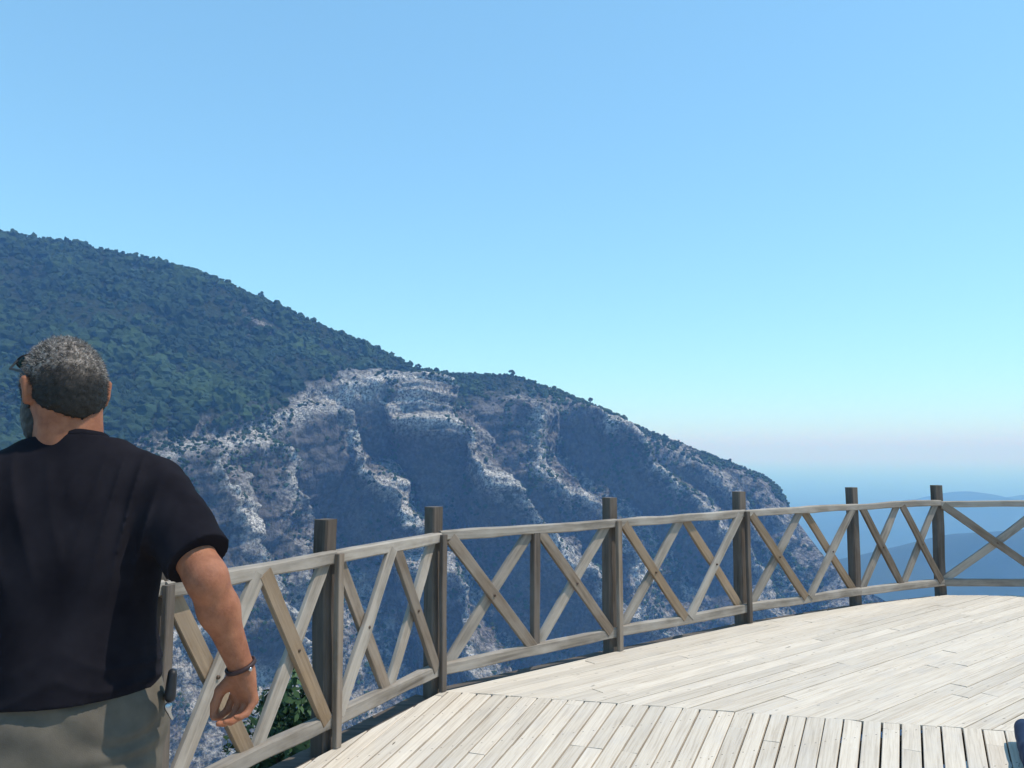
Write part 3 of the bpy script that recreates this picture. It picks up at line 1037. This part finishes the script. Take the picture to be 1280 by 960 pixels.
nt.links.new(ramp(nt, [(0.0, (0.006, 0.005, 0.004)), (0.40, (0.04, 0.030, 0.024)), (0.70, (0.20, 0.165, 0.14)), (1.0, (0.46, 0.42, 0.385))], to), b.inputs['Base Color'])
M_BLACK, nt, b = mat_new('black_plastic', 0.55, 0.4); b.inputs['Base Color'].default_value = (0.012, 0.012, 0.014, 1)
M_LEATH, nt, b = mat_new('dark_leather', 0.6, 0.4); b.inputs['Base Color'].default_value = (0.03, 0.012, 0.012, 1)
M_METAL, nt, b = mat_new('steel', 0.25, 0.5); b.inputs['Base Color'].default_value = (0.45, 0.45, 0.46, 1); b.inputs['Metallic'].default_value = 1
M_LENS, nt, b = mat_new('dark_lens', 0.08, 0.6); b.inputs['Base Color'].default_value = (0.01, 0.05, 0.06, 1)
M_EYE, nt, b = mat_new('eye_white', 0.2, 0.5); b.inputs['Base Color'].default_value = (0.7, 0.68, 0.65, 1)
M_SHOE, nt, b = mat_new('shoe_leather', 0.6, 0.4); b.inputs['Base Color'].default_value = (0.05, 0.045, 0.045, 1)

def A(v): return np.array(v, float)

def build_man():
    CX, CY = P(90, 560, 1.90).x, 1.90
    root = empty('person', (CX, CY, 0))
    tag(root, 'grey haired man seen from behind in black t-shirt and grey trousers beside the fence', 'person')
    # he walks along the fence: the figure is built facing +Y and turned PHI at the end
    PHI = math.radians(24)
    cp, sp = math.cos(PHI), math.sin(PHI)
    def unturn(v): return A([v[0] * cp + v[1] * sp, -v[0] * sp + v[1] * cp, v[2]])
    def Q_(px, py, Y):
        w = P(px, py, Y); q = unturn((w.x - CX, w.y - CY, w.z)); return q + A([CX, CY, 0])
    shR = A([CX + 0.190, CY - 0.01, P(187, 619, 1.93).z]); shL = A([2 * CX - shR[0], shR[1], shR[2]])
    elR = Q_(258, 722, 1.85); wrR = Q_(303, 838, 1.91)
    elL = A([shL[0] - 0.12, shL[1] - 0.02, 1.27]); wrL = A([elL[0] + 0.02, elL[1] + 0.22, 1.16])
    hip = 0.95
    hc = Q_(77, 488, 1.91)                     # skull centre
    # head frame: turned to his left and bowed a little
    yaw, bow = math.radians(25), math.radians(16)
    fwd = A([-math.sin(yaw) * math.cos(bow), math.cos(yaw) * math.cos(bow), -math.sin(bow)])
    rgt = A([math.cos(yaw), math.sin(yaw), 0]); upv = np.cross(rgt, fwd)
    R = np.stack([rgt, fwd, upv], 1)
    def hp(x, y, z): return hc + R @ A([x, y, z])

    def head(Fd, grow=0.0, face=True):
        g = grow
        Fd.ell(hp(0, -0.012, 0.018), A([0.076, 0.098, 0.100]) + g, 0.03, R)
        Fd.ell(hp(0, -0.030, -0.005), A([0.073, 0.076, 0.08]) + g, 0.03, R)
        if not face: return
        Fd.ell(hp(0, 0.035, -0.045), (0.060, 0.070, 0.088), 0.02, R)
        Fd.cone(hp(-0.035, 0.03, -0.095), hp(0, 0.075, -0.108), 0.024, 0.022, 0.03)
        Fd.cone(hp(0.035, 0.03, -0.095), hp(0, 0.075, -0.108), 0.024, 0.022, 0.03)
        Fd.cone(hp(0, 0.098, -0.006), hp(0, 0.122, -0.045), 0.010, 0.015, 0.012)       # nose
        for s in (-1, 1):
            Fd.cone(hp(0, 0.108, -0.05), hp(s * 0.013, 0.106, -0.051), 0.010, 0.009, 0.006)
            Fd.cone(hp(s * 0.012, 0.094, 0.022), hp(s * 0.042, 0.080, 0.020), 0.008, 0.006, 0.006)  # brow
            Fd.ell(hp(s * 0.031, 0.098, 0.0), (0.016, 0.010, 0.010), 0.008, R, 'sub')
            Fd.ell(hp(s * 0.044, 0.062, -0.03), (0.018, 0.03, 0.02), 0.02, R)
            # ears
            e = hp(s * 0.080, -0.026, -0.016)
            tilt = A([s * 0.92, -0.35, 0]); ear_dir = R @ tilt
            Fd.cone(e + R @ A([s * 0.004, -0.004, 0.022]), e + R @ A([s * 0.004, 0.0, -0.022]), 0.015, 0.010, 0.008)
            Fd.cone(e + R @ A([s * 0.012, -0.014, 0.024]), e + R @ A([s * 0.010, -0.010, -0.012]), 0.009, 0.006, 0.006)
            Fd.ell(e + R @ A([s * 0.014, 0.004, 0.006]), (0.006, 0.009, 0.013), 0.004, R, 'sub')
        Fd.cone(hp(-0.022, 0.094, -0.076), hp(0.022, 0.094, -0.076), 0.007, 0.007, 0.007)
        Fd.cone(hp(-0.018, 0.092, -0.088), hp(0.018, 0.092, -0.088), 0.008, 0.008, 0.006)
    def torso(Fd, g=0.0, k=0.06):
        z = lambda v: v
        Fd.ell((CX, CY + 0.02, 1.33), A([0.178, 0.125, 0.21]) + g, k)
        Fd.ell((CX, CY + 0.03, 1.12), A([0.178, 0.145, 0.20]) + g, k)
        Fd.cone(shL + A([0.05, 0, -0.03]), shR + A([-0.05, 0, -0.03]), 0.078 + g, 0.078 + g, k)
        Fd.cone((CX - 0.075, CY, 1.585 - 0.06), (CX - 0.17, CY, 1.50 - 0.02), 0.055 + g, 0.05 + g, k)
        Fd.cone((CX + 0.075, CY, 1.585 - 0.06), (CX + 0.17, CY, 1.50 - 0.02), 0.055 + g, 0.05 + g, k)
        Fd.ell((CX, CY + 0.02, 0.96), A([0.172, 0.135, 0.15]) + g, k)
    # ------------------------------------------------ body
    lo = [min(elL[0], wrL[0]) - 0.10, 1.50, -0.0]; hi = [wrR[0] + 0.12, 2.32, 1.92]
    B = Field(lo, hi, 0.0042)
    torso(B)
    nb = A([CX + 0.0, CY + 0.005, 1.52])
    B.cone(nb, hp(0, -0.025, -0.055), 0.068, 0.062, 0.03)
    B.cone(nb + A([0, 0.03, 0.0]), hp(0, 0.0, -0.07), 0.055, 0.05, 0.03)
    for s in (-1, 1): B.cone(nb + A([s * 0.03, -0.02, 0.0]), hp(s * 0.028, -0.055, -0.045), 0.042, 0.036, 0.025)
    head(B)
    for sh, el, wr, s in ((shR, elR, wrR, 1), (shL, elL, wrL, -1)):
        B.ell(sh, (0.058, 0.058, 0.06), 0.03)
        m1 = sh + (el - sh) * 0.5
        B.cone(sh, m1, 0.053, 0.052, 0.03); B.cone(m1, el, 0.052, 0.043, 0.03)
        m2 = el + (wr - el) * 0.33
        B.cone(el, m2, 0.039, 0.0415, 0.03); B.cone(m2, wr, 0.041, 0.0265, 0.03)
        tipe = el + A([0.004 * s, -0.03, -0.012]); B.ell(tipe, (0.020, 0.022, 0.024), 0.04)
    # legs
    feet = []
    for s, kn, an in ((1, (CX + 0.11, CY + 0.03, 0.50), (CX + 0.12, CY - 0.07, 0.09)), (-1, (CX - 0.10, CY + 0.20, 0.51), (CX - 0.11, CY + 0.22, 0.09))):
        h_ = A([CX + s * 0.095, CY + 0.02, 0.90])
        B.cone(h_, kn, 0.092, 0.060, 0.03); m = A(kn) + (A(an) - A(kn)) * 0.3
        B.cone(kn, m + A([0, -0.01, 0]), 0.056, 0.056, 0.03); B.cone(m, an, 0.052, 0.036, 0.03)
        B.cone(an, A(an) + A([s * 0.02, 0.15, -0.055]), 0.036, 0.026, 0.03)
        feet.append((s, A(kn), A(an), h_))
    # right hand, relaxed and half closed ; d = along the hand, b = back of hand, t = thumb side
    def hand(wr, d, back, thumb, s):
        hs = 0.88
        d, back, thumb = [A(v) / np.linalg.norm(v) for v in (d, back, thumb)]
        back = back - d * (back @ d); back /= np.linalg.norm(back)
        th = np.cross(d, back); th = th if th @ thumb > 0 else -th
        B.cone(wr, wr + d * 0.03, 0.028, 0.030, 0.015, flat=(back, 0.8))
        for q, w in ((-0.031, 0.0125), (-0.011, 0.0135), (0.010, 0.014), (0.030, 0.0135)):
            B.cone(wr + d * 0.015 + th * q * 0.5, wr + d * hs * (0.083 - abs(q - 0.006) * 0.25) + th * q, 0.017, w, 0.012)
        for q, L, r in ((-0.036, 0.80, 0.0078), (-0.012, 0.95, 0.0088), (0.012, 1.0, 0.009), (0.036, 0.92, 0.0088)):
            k0 = wr + d * hs * (0.086 - abs(q - 0.006) * 0.3) + th * q
            a1, a2, a3 = 38 + (0.03 - q) * 200, 78 + (0.03 - q) * 200, 108 + (0.03 - q) * 240
            def dv(a): a = math.radians(a); return d * math.cos(a) - back * math.sin(a)
            k1 = k0 + dv(a1) * 0.040 * L; k2 = k1 + dv(a2) * 0.025 * L; k3 = k2 + dv(a3) * 0.017 * L
            B.cone(k0, k1, r + 0.0012, r + 0.0002, 0.003); B.cone(k1, k2, r + 0.0004, r - 0.0008, 0.003); B.cone(k2, k3, r - 0.0008, r - 0.0022, 0.003)
        t0 = wr + d * 0.022 + th * 0.022 - back * 0.010
        t1 = t0 + (d * 0.6 + th * 0.55 - back * 0.5) * 0.040
        t2 = t1 + (d * 0.9 + th * 0.1 - back * 0.5) * 0.030; t3 = t2 + (d * 0.9 - th * 0.2 - back * 0.45) * 0.024
        B.cone(t0, t1, 0.018, 0.0135, 0.01); B.cone(t1, t2, 0.0125, 0.011, 0.004); B.cone(t2, t3, 0.011, 0.0085, 0.004)
    hand(wrR, unturn((0.03, 0.20, -0.98)), unturn((0.52, 0.83, 0.15)), unturn((-0.85, 0.5, 0)), 1)
    hand(wrL, (0.05, 0.75, -0.65), (-0.9, 0, 0.1), (0.2, 0.6, 0.6), -1)
    body = sdf_object('body', B, M_SKIN, root, 1)

    # ------------------------------------------------ t-shirt
    S = Field([elL[0] - 0.12, 1.50, 0.93], [shR[0] + 0.26, 2.16, 1.70], 0.005)
    torso(S, 0.014, 0.05)
    S.ell((CX, CY + 0.035, 1.05), (0.214, 0.185, 0.26), 0.05)
    S.ell((CX, CY + 0.02, 1.30), (0.205, 0.148, 0.24), 0.05)
    S.ell((CX, CY + 0.02, 0.93), (0.219, 0.195, 0.16), 0.05)
    S.cone((CX, CY + 0.005, 1.50), (CX, CY + 0.01, 1.67), 0.10, 0.079, 0.045)
    for sh, el in ((shR, elR), (shL, elL)):
        d = (el - sh); dl = np.linalg.norm(d); d = d / dl
        e = sh + d * (dl * 0.80)
        S.cone(sh - d * 0.02, sh + d * dl * 0.4, 0.072, 0.076, 0.035); S.cone(sh + d * dl * 0.4, e, 0.074, 0.077, 0.03)
    for s_, sh in ((1, shR), (-1, shL)):
        S.cone((CX + s_ * 0.085, CY - 0.005, 1.553), sh + A([-s_ * 0.01, 0, 0.004]), 0.066, 0.066, 0.05)
    # folds
    _, p = S.box(S.lo, S.lo + S.h * (S.n - 1))
    fold = np.zeros(p.shape[:3], np.float32)
    X_, Y_, Z_ = p[..., 0] - CX, p[..., 1] - CY, p[..., 2]
    # folds falling from the shoulder blades and swinging round the back
    wv = 0.9 * vnoise(np.stack([X_ * 5, Y_ * 3, Z_ * 2.2], -1), 401)
    f1 = np.sin((X_ * 52 + (1.55 - Z_) * 14 * np.sign(X_)) + wv * 5.5)
    env1 = smooth01((Z_ - 1.22) / 0.2) * smooth01((1.62 - Z_) / 0.08) * (0.3 + 0.7 * smooth01((np.abs(X_) - 0.03) / 0.12))
    f2 = np.sin(Z_ * 62 + np.abs(X_) * 34 + wv * 7)
    env2 = smooth01((1.2 - Z_) / 0.15) * 0.55
    f3 = vnoise(np.stack([X_ * 9, Y_ * 9, Z_ * 5], -1), 402)
    sh1 = (1 - np.abs(f1)) ** 1.5 * 2 - 0.9; sh2 = (1 - np.abs(f2)) ** 1.5 * 2 - 0.9
    fold = -0.0060 * sh1 * env1 * (1 - 0.85 * smooth01((np.abs(X_) - 0.15) / 0.06)) - 0.0055 * sh2 * env2 * (0.4 + 0.6 * smooth01(f3 * 2 + .5)) + 0.006 * f3
    # sleeve rings
    dR = (elR - shR) / np.linalg.norm(elR - shR)
    tt = (p - shR) @ dR
    msk = smooth01((X_ - 0.20) / 0.05)
    fold += msk * 0.0022 * ((1 - np.abs(np.sin(tt * 22 + wv * 9))) ** 1.5 * 2 - 0.9) 
    S.f += fold.astype(np.float32)
    S.keep((0, -0.05, -0.998), -(1.130))
    # sleeve ends
    for sh, el, sg in ((shR, elR, 1), (shL, elL, -1)):
        d = (el - sh); dl = np.linalg.norm(d); d = d / dl
        c = (sh + d * dl * 0.80) @ d
        cut = (p @ d - c)
        far = (sg * X_ > 0.215)
        S.f = np.where(far, np.maximum(S.f, cut.astype(np.float32)), S.f)
    # neck opening
    nd = hp(0, -0.02, -0.06) - nb; nd = nd / np.linalg.norm(nd)
    cn = 0.25 * 1.82 + 0.968 * 1.640
    S.keep((0.0, 0.25, 0.968), cn)
    shirt = sdf_object('t_shirt', S, M_SHIRT, root, 1)
    # collar ribbing
    cv = []
    import bmesh
    th = np.linspace(0, 2 * math.pi, 49)[:-1]
    nrm = A([0.0, 0.25, 0.968]); ax1 = A([1, 0, 0]); ax2 = np.cross(nrm, ax1)
    cc = A([CX, CY + 0.008, 1.0]); cc[2] = (cn - 0.0 - nrm[1] * cc[1]) / nrm[2] + 0.001
    ring_p = [cc + ax1 * 0.077 * math.cos(t) + ax2 * 0.080 * math.sin(t) for t in th]
    V, Fq = [], []
    sec = [(math.cos(a), math.sin(a)) for a in np.linspace(0, 2 * math.pi, 9)[:-1]]
    for q, t in zip(ring_p, th):
        o_ = ax1 * math.cos(t) + ax2 * math.sin(t)
        for a, b2 in sec: V.append(q + o_ * a * 0.005 + nrm * (b2 * 0.010))
    n8 = 8
    for i in range(48):
        for j in range(n8):
            i2 = (i + 1) % 48; j2 = (j + 1) % n8
            Fq.append((i * n8 + j, i2 * n8 + j, i2 * n8 + j2, i * n8 + j2))
    col_o = link_mesh('collar', np_mesh('collar', np.array(V), np.array(Fq)), M_SHIRT, root)
    col_o.parent = shirt; col_o.location = (0, 0, 0)
    # ------------------------------------------------ trousers
    T = Field([CX - 0.30, CY - 0.34, 0.05], [CX + 0.30, CY + 0.44, 1.16], 0.0055)
    T.ell((CX, CY + 0.025, 0.95), (0.222, 0.180, 0.22), 0.05)
    T.cone((CX - 0.08, CY + 0.02, 0.99), (CX + 0.08, CY + 0.02, 0.99), 0.135, 0.135, 0.04)
    T.ell((CX - 0.09, CY - 0.05, 0.88), (0.105, 0.105, 0.11), 0.04); T.ell((CX + 0.09, CY - 0.05, 0.88), (0.105, 0.105, 0.11), 0.04)
    for s, kn, an, h_ in feet:
        T.cone(h_ + A([s * 0.012, 0, -0.02]), kn, 0.115, 0.082, 0.03); T.cone(kn, an + A([0, -0.005, 0.02]), 0.080, 0.072, 0.03)
    T.cone((CX + 0.175, CY + 0.03, 0.93), (CX + 0.165, CY + 0.03, 0.80), 0.035, 0.030, 0.03)      # side pocket bulge
    _, p = T.box(T.lo, T.lo + T.h * (T.n - 1))
    q = np.stack([(p[..., 0]) * 7, p[..., 1] * 7, p[..., 2] * 14], -1)
    T.f += (0.006 * vnoise(q, 501) + 0.003 * np.sin(p[..., 2] * 60 + 6 * vnoise(q * 0.5, 502))).astype(np.float32)
    T.keep((0, 0, 1), 1.075); T.keep((0, 0, -1), -0.085)
    tr = sdf_object('trousers', T, M_TROUSER, root, 1)
    # belt and a small black pouch on the right hip
    th = np.linspace(0, 2 * math.pi, 65)[:-1]
    V, Fq = [], []
    for t in th:
        o_ = A([math.cos(t), math.sin(t), 0]); q = A([CX + 0.198 * math.cos(t), CY + 0.025 + 0.155 * math.sin(t), 1.078])
        for a, z in ((-0.006, -0.018), (0.003, -0.018), (0.003, 0.018), (-0.006, 0.018)): V.append(q + o_ * a + A([0, 0, z]))
    for i in range(64):
        for j in range(4):
            i2 = (i + 1) % 64; j2 = (j + 1) % 4
            Fq.append((i * 4 + j, i2 * 4 + j, i2 * 4 + j2, i * 4 + j2))
    link_mesh('belt', np_mesh('belt', np.array(V), np.array(Fq), False), M_LEATH, root)
    K = Field([CX + 0.10, CY - 0.20, 0.88], [CX + 0.36, CY + 0.14, 1.22], 0.004)
    pc = Q_(213, 856, CY + 0.05)
    K.cone(pc + A([0.0, -0.014, -0.024]), pc + A([0.004, -0.010, 0.028]), 0.013, 0.010, 0.008); K.cone(pc + A([0.0, 0.014, -0.028]), pc + A([0.004, 0.012, 0.024]), 0.013, 0.011, 0.008)
    po = sdf_object('hip_pouch', K, M_BLACK, root, 1)
    K = Field(pc - 0.09, pc + 0.09, 0.003)
    kc = pc + A([-0.004, -0.026, -0.050])
    K.cone(kc, kc + A([0.010, 0.004, -0.022]), 0.006, 0.004, 0.004); K.ell(kc + A([0, 0, 0.008]), (0.010, 0.006, 0.010), 0.004)
    sdf_object('key_ring', K, M_METAL, root, 1)
    # ------------------------------------------------ hair
    Hh = Field(hc - 0.15, hc + 0.15, 0.003)
    head(Hh, 0.006, False)
    Hh.ell(hp(0, -0.040, -0.048), (0.070, 0.066, 0.078), 0.03, R)
    for s in (-1, 1): Hh.ell(hp(s * 0.086, -0.024, -0.018), (0.022, 0.024, 0.034), 0.006, R, 'sub')
    _, p = Hh.box(Hh.lo, Hh.lo + Hh.h * (Hh.n - 1))
    l = (p - hc) @ R
    # hairline : above a slanting line from the brow over the ears to the nape
    line = np.interp(l[..., 1], [-0.12, -0.06, -0.03, 0.015, 0.045, 0.10], [-0.100, -0.090, -0.045, -0.045, -0.035, 0.05]) + np.where(l[..., 1] < -0.02, np.clip(np.abs(l[..., 0]) - 0.02, 0, 1) * 0.55, 0)
    cut = (line - l[..., 2]) * 0.75 + 0.006 * vnoise(l * 110, 611)
    Hh.f += (0.0028 * fbm(p * 90, 3, 601)).astype(np.float32)
    Hh.f = np.maximum(Hh.f, cut.astype(np.float32))
    V, Q = Hh.mesh()
    me = np_mesh('hair', V, Q, True)
    tn = np.clip((0.5 + 0.5 * fbm(V * 130, 2, 620)) * (0.08 + 0.95 * smooth01((((V - hc) @ R)[:, 2] + 0.045) / 0.08)), 0, 1)  # greyer hair on top, with overhang shade and sunlit crown painted into the tone
    attr(me, 'tone', tn)
    ho = link_mesh('hair', me, M_HAIR, root)
    # short strands standing off the cap
    c4 = V[Q].mean(1); nn = np.cross(V[Q[:, 1]] - V[Q[:, 0]], V[Q[:, 2]] - V[Q[:, 0]]); nn /= np.linalg.norm(nn, axis=1, keepdims=True) + 1e-12
    if ((c4 - hc) * nn).sum(1).mean() < 0: nn = -nn
    out = ((c4 - hp(0, -0.015, 0.015)) * nn).sum(1) > 0.03
    ids = rng.choice(np.nonzero(out)[0], 16000)
    root_p = c4[ids] + rng.normal(0, 0.0014, (len(ids), 3))
    comb = (R @ A([0.25, 0.5, -0.35]))
    dirn = nn[ids] * 0.8 + comb * 0.35 + rng.normal(0, 0.32, (len(ids), 3)); dirn /= np.linalg.norm(dirn, axis=1, keepdims=True)
    Ls = rng.uniform(0.004, 0.010, (len(ids), 1))
    lz = (root_p - hc) @ R
    Ls *= np.clip(0.35 + (lz[:, 2:3] + 0.05) * 7, 0.25, 1)
    sd = np.cross(dirn, rng.normal(0, 1, (len(ids), 3))); sd /= np.linalg.norm(sd, axis=1, keepdims=True)
    w = 0.0005
    SV = np.stack([root_p - sd * w, root_p + sd * w, root_p + dirn * Ls + nn[ids] * 0.0 + sd * w * 0.3, root_p + dirn * Ls - sd * w * 0.3], 1).reshape(-1, 3)
    SF = np.arange(len(SV)).reshape(-1, 4)
    me = np_mesh('strands', SV, SF, False)
    upness = np.clip(0.5 + 0.5 * (lz[:, 2] / 0.1), 0, 1)
    tv = np.clip((rng.beta(1.5, 1.3, len(ids)) * 0.9 + 0.2) * np.clip(0.08 + 1.1 * smooth01((lz[:, 2] + 0.05 - 0.25 * (lz[:, 0] < 0) * np.abs(lz[:, 0])) / 0.09), 0, 1), 0, 1)  # strands repeat the painted shade, raised on the left for a diagonal lit edge
    attr(me, 'tone', np.repeat(tv, 4))
    so = link_mesh('strands', me, M_HAIR, None); so.parent = ho
    Bd = Field(hc - 0.16, hc + 0.16, 0.003)
    Bd.ell(hp(0, 0.033, -0.045), (0.077, 0.078, 0.096), 0.03, R)
    Bd.cone(hp(-0.035, 0.03, -0.097), hp(0, 0.075, -0.110), 0.030, 0.028, 0.03); Bd.cone(hp(0.035, 0.03, -0.097), hp(0, 0.075, -0.110), 0.030, 0.028, 0.03)
    _, p = Bd.box(Bd.lo, Bd.lo + Bd.h * (Bd.n - 1)); l = (p - hc) @ R
    Bd.f += (0.002 * fbm(p * 120, 3, 641)).astype(np.float32)
    top = np.interp(l[..., 1], [-0.02, 0.02, 0.052, 0.07, 0.09, 0.12], [0.005, 0.012, 0.006, -0.035, -0.060, -0.066])
    Bd.f = np.maximum(Bd.f, np.maximum((l[..., 2] - top) * 0.8, (0.0 - l[..., 1]) * 0.9 - 0.004).astype(np.float32))
    Bd.ell(hp(0, 0.105, -0.082), (0.024, 0.02, 0.010), 0.004, R, 'sub')
    V, Q = Bd.mesh(); me = np_mesh('beard', V, Q, True); attr(me, 'tone', np.clip(0.22 + 0.3 * fbm(V * 130, 2, 650), 0, 1))
    link_mesh('beard', me, M_HAIR, root)
    # eyes
    for s in (-1, 1):
        E = Field(hp(s * 0.031, 0.088, 0.0) - 0.02, hp(s * 0.031, 0.088, 0.0) + 0.02, 0.0015)
        E.ell(hp(s * 0.031, 0.086, 0.0), (0.012, 0.012, 0.010), 0.002, R)
        eo = sdf_object('eye', E, M_EYE, root, 1)
        E = Field(hp(s * 0.031, 0.094, 0.0) - 0.01, hp(s * 0.031, 0.094, 0.0) + 0.01, 0.001)
        E.ell(hp(s * 0.031, 0.0965, 0.0), (0.005, 0.0025, 0.005), 0.001, R)
        io = sdf_object('iris', E, M_BLACK, None, 0); io.parent = eo
    # ------------------------------------------------ sunglasses pushed up
    gl = empty('sunglasses', (0, 0, 0)); gl.parent = root; gl.location = -Vector(root.location)
    for s in (-1, 1):
        G = Field(hp(s * 0.034 - 0.006, 0.066, 0.092) - 0.05, hp(s * 0.034 - 0.006, 0.066, 0.092) + 0.05, 0.0025)
        Rt = R @ A([[1, 0, 0], [0, math.cos(0.95), -math.sin(0.95)], [0, math.sin(0.95), math.cos(0.95)]])
        ctr = hp(s * 0.034 - 0.006, 0.066, 0.092)
        G.ell(ctr, (0.030, 0.004, 0.022), 0.003, Rt)
        lo_ = sdf_object('lens', G, M_LENS, None, 0); lo_.parent = gl
        pts = [ctr + Rt @ A([0.031 * math.cos(a), 0.001, 0.023 * math.sin(a)]) for a in np.linspace(0, 2 * math.pi, 25)]
        V, Fc = tube_np(pts, [0.0022] * 25, 6)
        fo = link_mesh('rim', np_mesh('rim', V, Fc), M_BLACK, None); fo.parent = gl
        V, Fc = tube_np([hp(s * 0.065 - 0.006, 0.064, 0.094), hp(s * 0.088 - 0.01, 0.03, 0.058), hp(s * 0.091, -0.02, 0.035), hp(s * 0.088, -0.05, 0.010)], [0.003, 0.0028, 0.003, 0.0025], 6)
        to_ = link_mesh('temple_arm', np_mesh('temple_arm', V, Fc), M_BLACK, None); to_.parent = gl
    V, Fc = tube_np([hp(-0.012, 0.072, 0.098), hp(-0.006, 0.074, 0.102), hp(0.0, 0.072, 0.098)], [0.002] * 3, 6)
    bo = link_mesh('bridge', np_mesh('bridge', V, Fc), M_BLACK, None); bo.parent = gl
    # ------------------------------------------------ bracelet
    d = (wrR - elR); d /= np.linalg.norm(d)
    c = wrR - d * 0.012
    a1 = np.cross(d, (0, 1, 0)); a1 /= np.linalg.norm(a1); a2 = np.cross(d, a1)
    V, Fq = [], []
    for t in np.linspace(0, 2 * math.pi, 41)[:-1]:
        o_ = a1 * math.cos(t) + a2 * math.sin(t)
        for aa, bb in ((0, -0.0055), (0.0045, -0.004), (0.0045, 0.004), (0, 0.0055)):
            V.append(c + o_ * (0.0315 + aa) + d * bb)
    for i in range(40):
        for j in range(4):
            i2 = (i + 1) % 40; j2 = (j + 1) % 4
            Fq.append((i * 4 + j, i2 * 4 + j, i2 * 4 + j2, i * 4 + j2))
    br = link_mesh('bracelet', np_mesh('bracelet', np.array(V), np.array(Fq), True), M_LEATH, root)
    K = Field(c - 0.06, c + 0.06, 0.002)
    K.ell(c + unturn((0.028, -0.018, -0.003)), (0.005, 0.005, 0.006), 0.002)
    cl = sdf_object('clasp', K, M_METAL, None, 0); cl.parent = br; cl.location = (0, 0, 0)
    # shoes
    for s, kn, an, h_ in feet:
        K = Field(an + A([-0.09, -0.14, -0.095]), an + A([0.09, 0.26, 0.10]), 0.004)
        K.cone(an + A([0, -0.03, -0.03]), an + A([s * 0.02, 0.15, -0.05]), 0.048, 0.044, 0.03)
        K.cone(an + A([0, -0.03, -0.055]), an + A([s * 0.02, 0.17, -0.055]), 0.045, 0.048, 0.02)
        K.keep((0, 0, -1), -0.001)
        sdf_object('shoe', K, M_SHOE, root, 1)
build_man()
bpy.data.objects['person'].rotation_euler.z = math.radians(24)

# ================================================================== navy bag at the right
M_NAVY, nt, b = mat_new('navy_canvas', 0.85, 0.2)
co = objco(nt)
n2 = noise_node(nt, 300, 2, 0.5, co); n1 = noise_node(nt, 10, 4, 0.6, co)
nt.links.new(ramp(nt, [(0.3, (0.010, 0.022, 0.055)), (0.7, (0.02, 0.04, 0.085))], n1), b.inputs['Base Color'])
bump(nt, b, n2, 0.4, 0.001)
def bag():
    c0 = on_deck(1262, 925)
    ang = math.atan2(c0.x + 4.1, c0.y + 8.3)          # planks' direction here
    d = A([-math.sin(ang), -math.cos(ang), 0]); n = A([-d[1], d[0], 0]);
    if n[0] < 0: n = -n
    base = A(c0) + n * 0.17 + d * 0.30
    root = empty('duffel_bag', base)
    tag(root, 'dark navy bag lying on the pale deck at the right edge of the photo', 'bag')
    H = 0.075
    K = Field(base + A([-0.5, -0.5, -0.01]), base + A([0.5, 0.5, 0.30]), 0.006)
    def fn(p):
        q = p - (base + A([0, 0, H]))
        x, y, z = np.abs(q @ n), np.abs(q @ d), np.abs(q[..., 2])
        r = 0.05
        v = np.stack([x - 0.15 + r, y - 0.30 + r, z - H + 0.012 + r], -1)
        return np.linalg.norm(np.maximum(v, 0), axis=-1) + np.minimum(v.max(-1), 0) - r + 0.006 * vnoise(p * 9, 71)
    K.put(base - 0.4, base + 0.4, fn, 0.01)
    K.keep((0, 0, -1), -0.001)
    sdf_object('bag_body', K, M_NAVY, root, 1)
    for s in (-0.06, 0.06):
        pts = [base + n * s + d * x + A([0, 0, z]) for x, z in ((-0.12, 0.120), (-0.09, 0.148), (0, 0.155), (0.09, 0.148), (0.12, 0.120))]
        V, Fc = tube_np(pts, [0.008] * 5, 8)
        link_mesh('handle', np_mesh('handle', V, Fc), M_NAVY, root)
bag()
